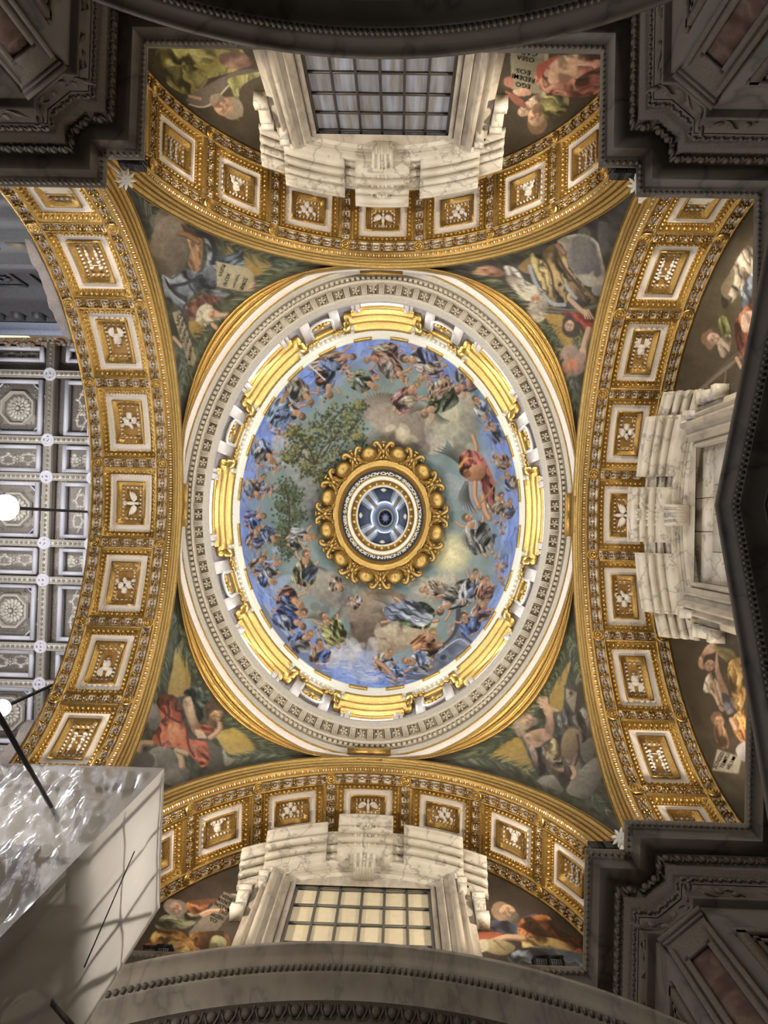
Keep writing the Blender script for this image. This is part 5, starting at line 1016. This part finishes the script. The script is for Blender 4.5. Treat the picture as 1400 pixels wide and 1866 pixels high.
surround('T', 'veined marble window surround with broken curved pediment, round the dark grid window', 'top')
surround('B', 'veined marble window surround with broken curved pediment, round the cream window', 'bottom')
surround('R', 'veined marble window surround with broken curved pediment, round the blind right window', 'right')
glazed('T', 1, 'dark window of blue grey panes in an iron grid', PB, IRON)
BARG = plain('grey_glazing_bar', (.13, .125, .12), (.10, .10, .095), .5, .2, 6, .05)
glazed('B', 2, 'cream coloured window of large panes with grey bars', PC, BARG)
f = wallmap('R'); m = MB(); m.box(f(0, -.32, 12.5), (.2, 2.9, 7.2)); w3 = struct(m.build('window_3', MARBV), 'blind window filled with marble slabs')
slabs = []
for zt_, zb_, us_ in ((16.0, 15.02, (-1.4, -.35, .35, 1.4)), (15.0, 14.3, (-1.4, -.6, 0, .75, 1.4)), (14.28, 13.35, (-1.4, 0, 1.4)), (13.33, 12.5, (-1.4, -.5, .5, 1.4)), (12.48, 11.0, (-1.4, -.5, .5, 1.4))):
    for u0, u1 in zip(us_[:-1], us_[1:]):
        q = MB(); q.box(f((u0+u1)/2, -.20+prng.uniform(-.008, .008), (zt_+zb_)/2), (.06, u1-u0-.018, zt_-zb_-.015)); q.build('slab', MARB if zt_ > 14.5 else MARBV, w3)
# ---------------------------------------------------------------- the nave seen through the left arch
NG = plain('mottled_gilt_stucco', (.38, .34, .285), (.18, .155, .13), .55, .15, 5, .5); NGL = plain('pale_gilt_stucco', (.62, .57, .48), (.48, .44, .37), .5, .2, 9, .25)  # NG: dark mottle put in to imitate the shade of carving
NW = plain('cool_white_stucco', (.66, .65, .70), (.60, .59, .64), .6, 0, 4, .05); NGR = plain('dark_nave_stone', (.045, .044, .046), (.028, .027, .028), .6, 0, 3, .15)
NBL = plain('blue_grey_stone', (.26, .28, .34), (.20, .22, .28), .5, 0, 3, .1)
ZN = 30.0
BRS = plain('brown_gilt_stucco', (.36, .25, .15), (.20, .135, .085), .5, .3, 6, .4)
SLOT = plain('dull_yellow_stone', (.17, .14, .09), (.12, .10, .07), .6, 0, 5, .1)
def nav(x, y, z=ZN):
    # plan point of the nave at height z (bay coordinates follow the photograph's pixel grid of the vault)
    d = ROT.T @ np.array([(x-700)/FOC, (y-933)/FOC, 1.0]); return EYE+d*(z/d[2])
X0, Y0 = nav(27.5, 742)[:2]; PY_, PX_ = 4.18, 4.21
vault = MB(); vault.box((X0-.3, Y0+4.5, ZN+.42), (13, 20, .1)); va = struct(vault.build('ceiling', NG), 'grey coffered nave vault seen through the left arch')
nr = random.Random(8)
def rframe(m, cx, cy, w, h, t, z, d, mat=0):
    for e in (-1, 1): m.box((cx+e*(w/2-t/2), cy, z), (t, h, d), mat); m.box((cx, cy+e*(h/2-t/2), z), (w-2*t, t, d), mat)
def petals(m, cx, cy, z, r, n, mat, rz=.06):
    for j in range(n): a = 2*PI*j/n; m.ball((cx+r*.62*math.cos(a), cy+r*.62*math.sin(a), z), (r*.36, r*.2, rz), mat, Matrix.Rotation(a, 3, 'Z'), 6, 4)
balls = MB()
for iy in range(-1, 5):
    for ix in (-1, 0, 1):
        cx, cy = X0+ix*PX_, Y0+iy*PY_
        if iy >= 0 and ix < 1:
            c = MB(); rframe(c, cx, cy, 2.25, 2.25, .14, ZN+.05, .3); ro = va
            for e in (-1, 1):
                for g in (-1, 1): c.box((cx+e*.82, cy+g*.82, ZN+.22), (.05, .95, .1), 0, Matrix.Rotation(e*g*PI/4, 3, 'Z'))
            co = c.build('octagon_coffer', NW, va)
            c = MB(); ang = [PI/8+k*PI/4 for k in range(9)]
            for r0, r1, z0, z1 in ((.78, .74, .25, .12), (.74, .66, .12, .12), (.66, .62, .12, .28)): c.grid([[(cx+r*math.cos(a), cy+r*math.sin(a), ZN+z) for a in ang] for r, z in ((r0, z0), (r1, z1))])
            c.build('octagon_frame', NGL, co); c = MB(); c.box((cx, cy, ZN+.36), (1.3, 1.3, .04)); petals(c, cx, cy, ZN+.3, .56, 16, 0); petals(c, cx, cy, ZN+.22, .33, 10, 0); c.ball((cx, cy, ZN+.18), (.1, .1, .08)); c.build('rosette', NGL, co, True)
            c = MB()
            for e in (-1, 1):
                for g in (-1, 1):
                    petals(c, cx+e*.87, cy+g*.87, ZN+.32, .14, 6, 0)
                    for _ in range(9): c.ball((cx+e*nr.uniform(.45, .95), cy+g*nr.uniform(.45, .95), ZN+.36), (nr.uniform(.04, .09), .05, .05), 0, Matrix.Rotation(nr.uniform(0, 3), 3, 'Z'), 6, 4)
            c.build('corner_ornament', NG, co, True)
        lst = [(cx+2.63, cy, 1.12, 2.25)] if ix < 1 and iy >= 0 else []
        if iy >= 0 and ix < 1: lst += [(cx, cy+PY_/2, 2.25, 1.08), (cx+2.63, cy+PY_/2, 1.12, 1.08)]
        if iy == -1 and ix < 1: lst += [(cx, cy+PY_/2-.1, 2.25, .62), (cx+2.63, cy+PY_/2-.1, 1.12, .62)]
        for px, py, w, h in lst:
            c = MB(); rframe(c, px, py, w, h, .14, ZN+.05, .3); co = c.build('coffer', NW, va); c = MB(); petals(c, px, py, ZN+.36, .2, 8, 0); c.ball((px, py, ZN+.33), (.07, .07, .06))
            L = max(w, h); hz = w > h
            for s in (-1, 1):
                for b in (-1, 1):
                    sp = [(s*(.18+.5*(L/2-.2)*f)+.14*math.sin(6*f)*b, b*(.06+.16*math.sin(3*f))) for f in np.linspace(0, 1.4, 9)]
                    sp = [(x, y) if hz or w == h else (y, x) for x, y in sp]; sp = [(max(-w/2+.2, min(w/2-.2, x)), max(-h/2+.2, min(h/2-.2, y))) for x, y in sp]
                    c.tube([(px+x, py+y, ZN+.42) for x, y in sp], .075, 0, 5)
                    for x, y in sp[::3]: c.ball((px+x, py+y, ZN+.40), (.13, .09, .07), 0, None, 6, 4)
            c.build('scroll_ornament', NGL, co, True)
for iy in range(0, 5):
    cy = Y0+iy*PY_
    for y in (cy-1.34, cy+1.34):
        ribs = MB(); ribs.box((X0, y, ZN-.05), (12, .22, .5)); ribs.box((X0, y-.13, ZN-.30), (12, .03, .06)); ribs.box((X0, y+.13, ZN-.30), (12, .03, .06)); ribs.build('rib', NGL, va)
        for x in np.arange(X0-4, X0+4, .2): balls.ball((x+nr.uniform(-.03, .03), y, ZN-.31), (.075, .06, .05), 0, None, 6, 4)
for x in (X0-1.37, X0+1.55, X0+3.45):
    ribs = MB(); ribs.box((x, Y0+6, ZN-.05), (.26, 20, .5)); ribs.box((x-.15, Y0+6, ZN-.30), (.03, 20, .06)); ribs.box((x+.15, Y0+6, ZN-.30), (.03, 20, .06)); ribs.build('rib', NGL, va)
    for y in np.arange(Y0-3, Y0+14, .2): balls.ball((x, y+nr.uniform(-.03, .03), ZN-.31), (.06, .075, .05), 0, None, 6, 4)
stuff(balls.build('rib_garland', NG, va, True))
dk = MB(); prof = [(.0, .03), (.1, .06), (.16, .02), (.2, .07), (.27, .06), (.28, 0)]
dk.grid([[(r*math.cos(2*PI*k/16), r*math.sin(2*PI*k/16), -z) for r, z in prof] for k in range(16)], 0, False, True); DKM = dk.mesh('rib_disk', NW, True)
for iy in range(0, 4):
    for y in (Y0+iy*PY_-1.34, Y0+iy*PY_+1.34):
        for x in (X0+1.55, X0+3.45): link('rib_disk', DKM, va, Matrix.Translation((x, y, ZN-.30)))
# dark entablature and gilded upper zone of the nave wall at the upper left
m = MB(); Yw = -7.55
prof = [(Yw, 14), (Yw, 17.4), (Yw+.25, 17.5), (Yw+.25, 18.4), (Yw+.1, 18.5), (Yw+.1, 19.9), (Yw+.35, 20.0), (Yw+.35, 20.8), (Yw+.6, 21.2), (Yw+.05, 21.3), (Yw+.05, 22.2), (Yw+.3, 22.3), (Yw+.3, 22.9), (Yw+.02, 23.0), (Yw+.02, 25.2), (Yw+.3, 25.3), (Yw+.3, 25.9), (Yw+.55, 26.2), (Yw+.55, 26.9), (Yw+.75, 27.0), (Yw+.85, 27.4), (Yw+.2, 27.5)]
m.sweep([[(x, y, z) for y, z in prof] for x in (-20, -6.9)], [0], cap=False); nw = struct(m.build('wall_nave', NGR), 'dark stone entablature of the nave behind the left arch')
for i in range(5):
    x = -9.3-i*1.75; m = MB()
    for e in (-1, 1): m.box((x+e*.55, Yw+.06, 24.1), (.07, .1, 1.5)); m.box((x, Yw+.06, 24.1+e*.72), (1.1, .1, .07))
    petals(m, x, 0, 0, .4, 10, 0); v = m.v; n0 = 4*8
    for a_ in v[4:]:
        a_[:, 2], a_[:, 1] = 24.1+(a_[:, 1]), Yw+.08+a_[:, 2]*.5
    m.build('frieze_panel', NGR, nw)
for i in range(16): m = MB(); m.box((-7.4-i*.75, Yw+.5, 26.5), (.3, .5, .5)); m.build('modillion', NGR, nw)
for i in range(9): m = MB(); m.box((-8.2-i*1.0, Yw+.33, 20.4), (.62, .1, .5)); m.build('slot_panel', SLOT, nw)
m = MB(); m.sweep([[(x, y, z) for y, z in ((Yw+.75, 26.95), (Yw+.92, 27.1), (Yw+1.0, 27.4), (Yw+.3, 27.45))] for x in (-20, -15.0, -15.0, -6.9)], [0], cap=False)
m.box((-11, Yw+.95, 27.3), (8.2, .35, .25)); m.build('cornice_edge', NBL, nw)
gz = MB(); cur = [(Yw+.2, 27.45), (Yw+.05, 28.4), (Yw+.25, 29.2), (Yw+.75, 29.8), (Y0-PY_/2-.5, ZN)]
gz.sweep([[(x, y, z) for y, z in cur] for x in (-20, -6.5)], [0], cap=False); go = gz.build('gilded_cove', BRS, nw)
q = MB()
for _ in range(520):
    f = nr.random()*3.99; k = int(f); y = cur[k][0]+(cur[k+1][0]-cur[k][0])*(f-k); z = cur[k][1]+(cur[k+1][1]-cur[k][1])*(f-k); q.ball((nr.uniform(-18, -9), y+.05, z-.05), (nr.uniform(.05, .22), nr.uniform(.05, .12), nr.uniform(.05, .14)), nr.randrange(2), Matrix.Rotation(nr.uniform(0, 3), 3, 'Z'), 6, 4)
stuff(q.build('stucco_ornament', [BRS, NG], nw, True))
for z, y in ((28.1, Yw+.15), (28.9, Yw+.3), (29.5, Yw+.6)): m = MB(); m.tube([(-20, y, z), (-6.5, y, z)], .08, 0, 6); m.build('gilded_band', BRS, nw)
# bright nave window at the left edge
c = [nav(-30, 560, 29.2), nav(8, 586, 29.2), nav(38, 610, 29.2), nav(-30, 610, 29.2)]
NWIN = plain('sky_blue_glass', (.55, .72, .85), (.7, .82, .9), .3, 0, 2, 0, (.55, .78, 1), 1.5); NSIL = plain('glowing_sill', (.85, .80, .55), (.8, .74, .5), .6, 0, 3, .05, (1, .92, .6), .55)  # sill emission stands in for sunlight falling on it
m = MB(); m.add([nav(x, y, 28.3) for x, y in ((-20, 576), (4, 588), (44, 606), (-20, 600))], [(0, 1, 2, 3)]); wn = struct(m.build('window_12', NWIN), 'bright blue paned nave window at the left edge')
m = MB(); m.add([nav(x, y, 28.25) for x, y in ((-20, 601), (44, 607), (56, 615), (-20, 615))], [(0, 1, 2, 3)]); m.build('window_sill', NSIL, wn)
m = MB()
for a_, b_ in (((8, 590), (-20, 594)), ((24, 597), (-20, 598)), ((0, 586), (26, 607)), ((-10, 582), (8, 606))): m = MB(); m.tube([nav(*a_, 28.28), nav(*b_, 28.28)], .03, 0, 4); m.build('glazing_bar', NBL, wn)
# hanging dust sheet along the outer edge of the left arch
LN = plain('lavender_grey_netting', (.34, .33, .37), (.27, .26, .30), .7, 0, 5, .2); a = ARCH['L']
for l0, l1, lab in ((-6.3, -3.9, 'pale grey dust sheet hanging from the far edge of the left arch, upper half'), (5.3, 7.4, 'pale grey dust sheet hanging from the far edge of the left arch, lower half')):
    m = MB(); r = []
    for i, l in enumerate(np.linspace(l0, l1, 60)):
        e = math.sin(PI*i/59)**.6; r.append([a.P(l, a.w-.03+.03*j+.05*fbm(np.array([i*.22+j*.6]), np.array([j*.5]), 2)[0], .02-j*.036*e*(.55+1.0*fbm(np.array([i*.11]), np.array([l0]), 2)[0])) for j in range(7)])
    m.grid(r); o = m.build('dust_sheet', LN, None, True); tag(o, lab, 'sheet')
# nave floodlights
GLOW = plain('lamp_glow', (1, 1, 1), (1, 1, 1), .5, 0, 1, 0, (1.0, .95, .86), 40)
for (x, y, z, r, lab) in ((10, 925, 23.5, .42, 'dazzling white nave lamp at the left edge'), (4, 1290, 22.6, .26, 'smaller bright nave lamp above the wrapped scaffold')):
    c = nav(x, y, z); t = thing('nave_lamp', lab, 'lamp', c)
    q = MB(); q.ball(c, (r, r, r*.8), 0, None, 14, 9); q.build('bulb', GLOW, t, True)
    q = MB(); q.tube([(c[0], c[1], z+r*.7), (c[0], c[1], z+r*1.2), (c[0], c[1], ZN)], [r*.8, .06, .05], 0, 8); q.build('hanger', IRON, t)
# ---------------------------------------------------------------- lamps and stars standing on the cornices
GRILL = plain('lamp_glass', (.02, .02, .025), (.05, .05, .055), .25, 0, 30, 0); ALU = plain('grey_metal', (.30, .30, .29), (.24, .24, .23), .45, .5, 6, .1)
def HP(x, y, h):
    d = ROT.T @ np.array([(x-700)/FOC, (y-933)/FOC, 1.0]); return EYE+d*(h/d[2])
def flood(x, y, h, lab, grp=None, up=(0, 0, 1), grid=False, base=11.3):
    c = Vector(HP(x, y, h)); t = thing('floodlight', lab, 'floodlight', (c.x, c.y, base), grp); F = frame_m(c, (1, 0, 0), up)
    q = MB(); q.sweep([[F @ Vector((sx*w, sy*d, z)) for sx, sy in ((-1, -1), (1, -1), (1, 1), (-1, 1))] for w, d, z in ((.10, .085, -.12), (.105, .09, -.11), (.115, .10, .06), (.125, .11, .08), (.125, .11, .10))], [0], loop=True)
    for k in range(6): q.box(F @ Vector((-.085+.034*k, 0, -.14)), (.008, .16, .05), 0, F)
    b = q.build('housing', BLACK, t)
    q = MB(); q.box(F @ Vector((0, 0, .105)), (.22, .19, .01), 0, F); q.build('lens', GRILL, t)
    q = MB()
    for e in (-1, 1): q.box(F @ Vector((e*.14, 0, -.04)), (.012, .03, .22), 0, F)
    q.box(F @ Vector((0, 0, -.16)), (.29, .03, .012), 0, F); p = F @ Vector((0, 0, -.16)); q.tube([p, (p.x, p.y, base)], .018, 0, 6); q.build('bracket', BLACK, t)
    if grid:
        q = MB()
        for k in range(5): q.box(F @ Vector((-.07+.035*k, -.098, -.01)), (.006, .01, .1), 0, F); q.box(F @ Vector((0, -.098, -.05+.022*k)), (.16, .01, .005), 0, F)
        q.build('grille', ALU, t)
H_ = 12.75
for x, y, l in ((231, 295, 'black floodlight on the upper left cornice corner, nearer the white star'), (252, 297, 'black floodlight on the upper left cornice corner, nearer the top arch'), (1126, 312, 'black floodlight on the upper right cornice corner, nearer the top arch'), (1150, 312, 'black floodlight on the upper right cornice corner, nearer the white star'),
                (1087, 1549, 'black floodlight on the lower right cornice corner, nearer the bottom arch'), (1114, 1549, 'black floodlight on the lower right cornice corner, nearer the white star')): flood(x, y, H_, l)
for x, y, l in ((274, 1741, 'left floodlight of the pair below the orange robed mosaic'), (299, 1739, 'right floodlight of the pair below the orange robed mosaic'), (986, 1758, 'left floodlight of the pair below the book reading mosaic'), (1013, 1759, 'right floodlight of the pair below the book reading mosaic')): flood(x, y, 11.75, l, None, (0, -.55, .8), True)
PET = plain('white_painted_metal', (.85, .85, .84), (.8, .8, .79), .45, 0, 5, 0)
for x, y, l in ((229, 327, 'white eight pointed star at the foot of the upper left pendentive'), (1162, 337, 'white eight pointed star at the foot of the upper right pendentive'), (1133, 1527, 'white eight pointed star at the foot of the lower right pendentive')):
    c = Vector(HP(x, y, 12.7)); sx, sy = (1 if c.x > 0 else -1), (1 if c.y > 0 else -1); t = thing('white_star', l, 'star ornament', c); F = frame_m(c, (sy, -sx, .3), (-sx, -sy, -1.1))
    for k in range(9):
        q = MB(); a_ = 2*PI*k/9; R_ = Matrix.Rotation(a_, 4, 'Z'); pts = [(0, 0, .02), (.05, -.022, .03), (.13, -.028, .0), (.2, 0, -.03), (.13, .028, .0), (.05, .022, .03)]; v = [F @ (R_ @ Vector(p)) for p in pts]+[F @ (R_ @ Vector((.1, 0, .035)))]
        q.add([tuple(p) for p in v], [(0, 1, 6), (1, 2, 6), (2, 3, 6), (3, 4, 6), (4, 5, 6), (5, 0, 6)]); q.build('petal', PET, t)
    q = MB(); q.ball(c, .035, 0, None, 8, 5); q.tube([c, c+Vector((sx*.35, sy*.35, -.05))], .02, 0, 6); q.build('stem', PET, t)
# ---------------------------------------------------------------- scaffold tower wrapped in plastic
m, n, l, p = new_mat('white_plastic_sheeting'); p.inputs['Base Color'].default_value = (.74, .70, .66, 1); p.inputs['Roughness'].default_value = .42
tr = n.new('ShaderNodeBsdfTransparent'); mx = n.new('ShaderNodeMixShader'); mx.inputs[0].default_value = .06; tl = n.new('ShaderNodeBsdfTranslucent'); tl.inputs[0].default_value = (.7, .66, .6, 1); mx2 = n.new('ShaderNodeMixShader'); mx2.inputs[0].default_value = .55
l.new(p.outputs[0], mx2.inputs[1]); l.new(tl.outputs[0], mx2.inputs[2]); l.new(mx2.outputs[0], mx.inputs[1]); l.new(tr.outputs[0], mx.inputs[2]); l.new(mx.outputs[0], n['Material Output'].inputs[0])
PLW = m
m, n, l, p = new_mat('crinkled_shiny_plastic'); p.inputs['Base Color'].default_value = (.74, .74, .79, 1); mp = coords(n, l, (44, 1, 12)); nz = n.new('ShaderNodeTexNoise'); nz.inputs['Detail'].default_value = 5; nz.inputs['Distortion'].default_value = .8; l.new(mp.outputs[0], nz.inputs[0]); bump(n, l, p, nz.outputs[0], .55, .03); p.inputs['Roughness'].default_value = .28; p.inputs['Specular IOR Level'].default_value = 1.0; p.inputs['Coat Weight'].default_value = .6; p.inputs['Coat Roughness'].default_value = .12
tr = n.new('ShaderNodeBsdfTransparent'); mx = n.new('ShaderNodeMixShader'); mx.inputs[0].default_value = .10; l.new(p.outputs[0], mx.inputs[1]); l.new(tr.outputs[0], mx.inputs[2]); l.new(mx.outputs[0], n['Material Output'].inputs[0])
PLS = m
sc = thing('scaffold_tower', 'scaffold tower wrapped in white plastic sheeting at the lower left', 'scaffold', (-5.4, 3.8, -1.6))
XA, XB, YA, YB, ZT = -1.885, -8.6, 3.08, 4.56, 8.0
m = MB(); r = []
for z in np.linspace(-1.6, ZT, 130):
    row = []
    for y in np.linspace(YA, YB, 70):
        e = min((y-YA)/.25, 1, (YB-y)/.25)*min(1, (ZT-z)/.4+.15); s = fbm(np.array([y*2.2+z*.35]), np.array([z*.55+3]), 3)[0]-.5
        tie = .035*abs(math.sin(z*1.15+y*1.1))**.5; row.append((XA+(s*.10-tie)*e, y, z))
    r.append(row)
m.grid(r); m.build('side_sheet', PLW, sc, True)
m = MB(); r = []
for z in np.linspace(-1.6, ZT, 200):
    row = []
    for x in np.linspace(XA, XB, 240):
        e = min(1, (XA-x)/.15, (ZT-z)/.3+.1); u = np.array([x*11+z*2.6]); v = np.array([z*2.2]); s = fbm(u, v, 4)[0]-.5; big = fbm(np.array([x*.9+z*.5]), np.array([z*.6+9]), 2)[0]-.5
        row.append((x, YA+(s*.13+big*.20)*e, z))
    r.append(row)
m.grid(r); m.build('front_sheet', PLS, sc, True)
m = MB(); m.grid([[(x, y, ZT-.02-.12*math.sin(3*x)**2*min(1, (y-YA)*3, (YB-y)*3)) for y in np.linspace(YA, YB, 8)] for x in np.linspace(XA, XB, 30)]); m.build('top_sheet', PLW, sc, True)
STEEL = plain('galvanised_scaffold_tube', (.16, .155, .15), (.12, .115, .11), .45, .5, 8, .1)
def pole(a, b, r=.028, lab=None):
    q = MB(); q.tube([a, b], r, 0, 8); o = q.build('scaffold_tube', STEEL, sc)
xi = XA-.10
for y in (YA+.18, YA+.62, YA+1.05, YB-.06): pole((xi, y, -1.6), (xi, y, ZT-.1), .024 if y < YA+.3 else .016)
for x in (-3.6, -5.4, -7.2): pole((x, YA+.25, -1.6), (x, YA+.25, ZT-.1))
for z in (7.85, 6.9, 5.9, 4.9, 3.9, 2.9): pole((xi, YA+.1, z), (xi, YB-.05, z), .018)
for z in (7.85, 6.2, 4.6): pole((xi, YA+.2, z), (XB, YA+.2, z))
pole((xi, YA+.2, 3.0), (xi, YB-.1, 6.8)); pole((xi, YA+.2, 5.0), (xi, YB-.1, 7.7), .02)
for z in (6.5, 4.3, 2.2): q = MB(); q.box((-5.5, 3.85, z), (6.0, 1.1, .05)); q.build('plank_deck', plain('scaffold_plank', (.30, .24, .17), (.24, .19, .13), .7, 0, 5, .1), sc)
q = MB()
for z0, z1, y0, y1 in ((7.1, 6.0, YA+.5, YA+.95), ): q.tube([(XA+.012, y0, z0), (XA+.012, y1, z1)], .006, 0, 5)
q.build('tie_rope', BLACK, sc)
a_ = HP(110, 1472, 7.05); a_[1] = min(a_[1], YA-.02); b_ = HP(-6, 1296, 5.55); pole(tuple(a_+np.array([0, .25, 0])), tuple(b_), .022)
def PXp(x, y, X): d = ROT.T @ np.array([(x-700)/FOC, (y-933)/FOC, 1.0]); return EYE+d*((X-EYE[0])/d[0])
pole(tuple(PXp(72, 1800, XA-.15)), tuple(PXp(140, 1880, XA+.25)), .022)
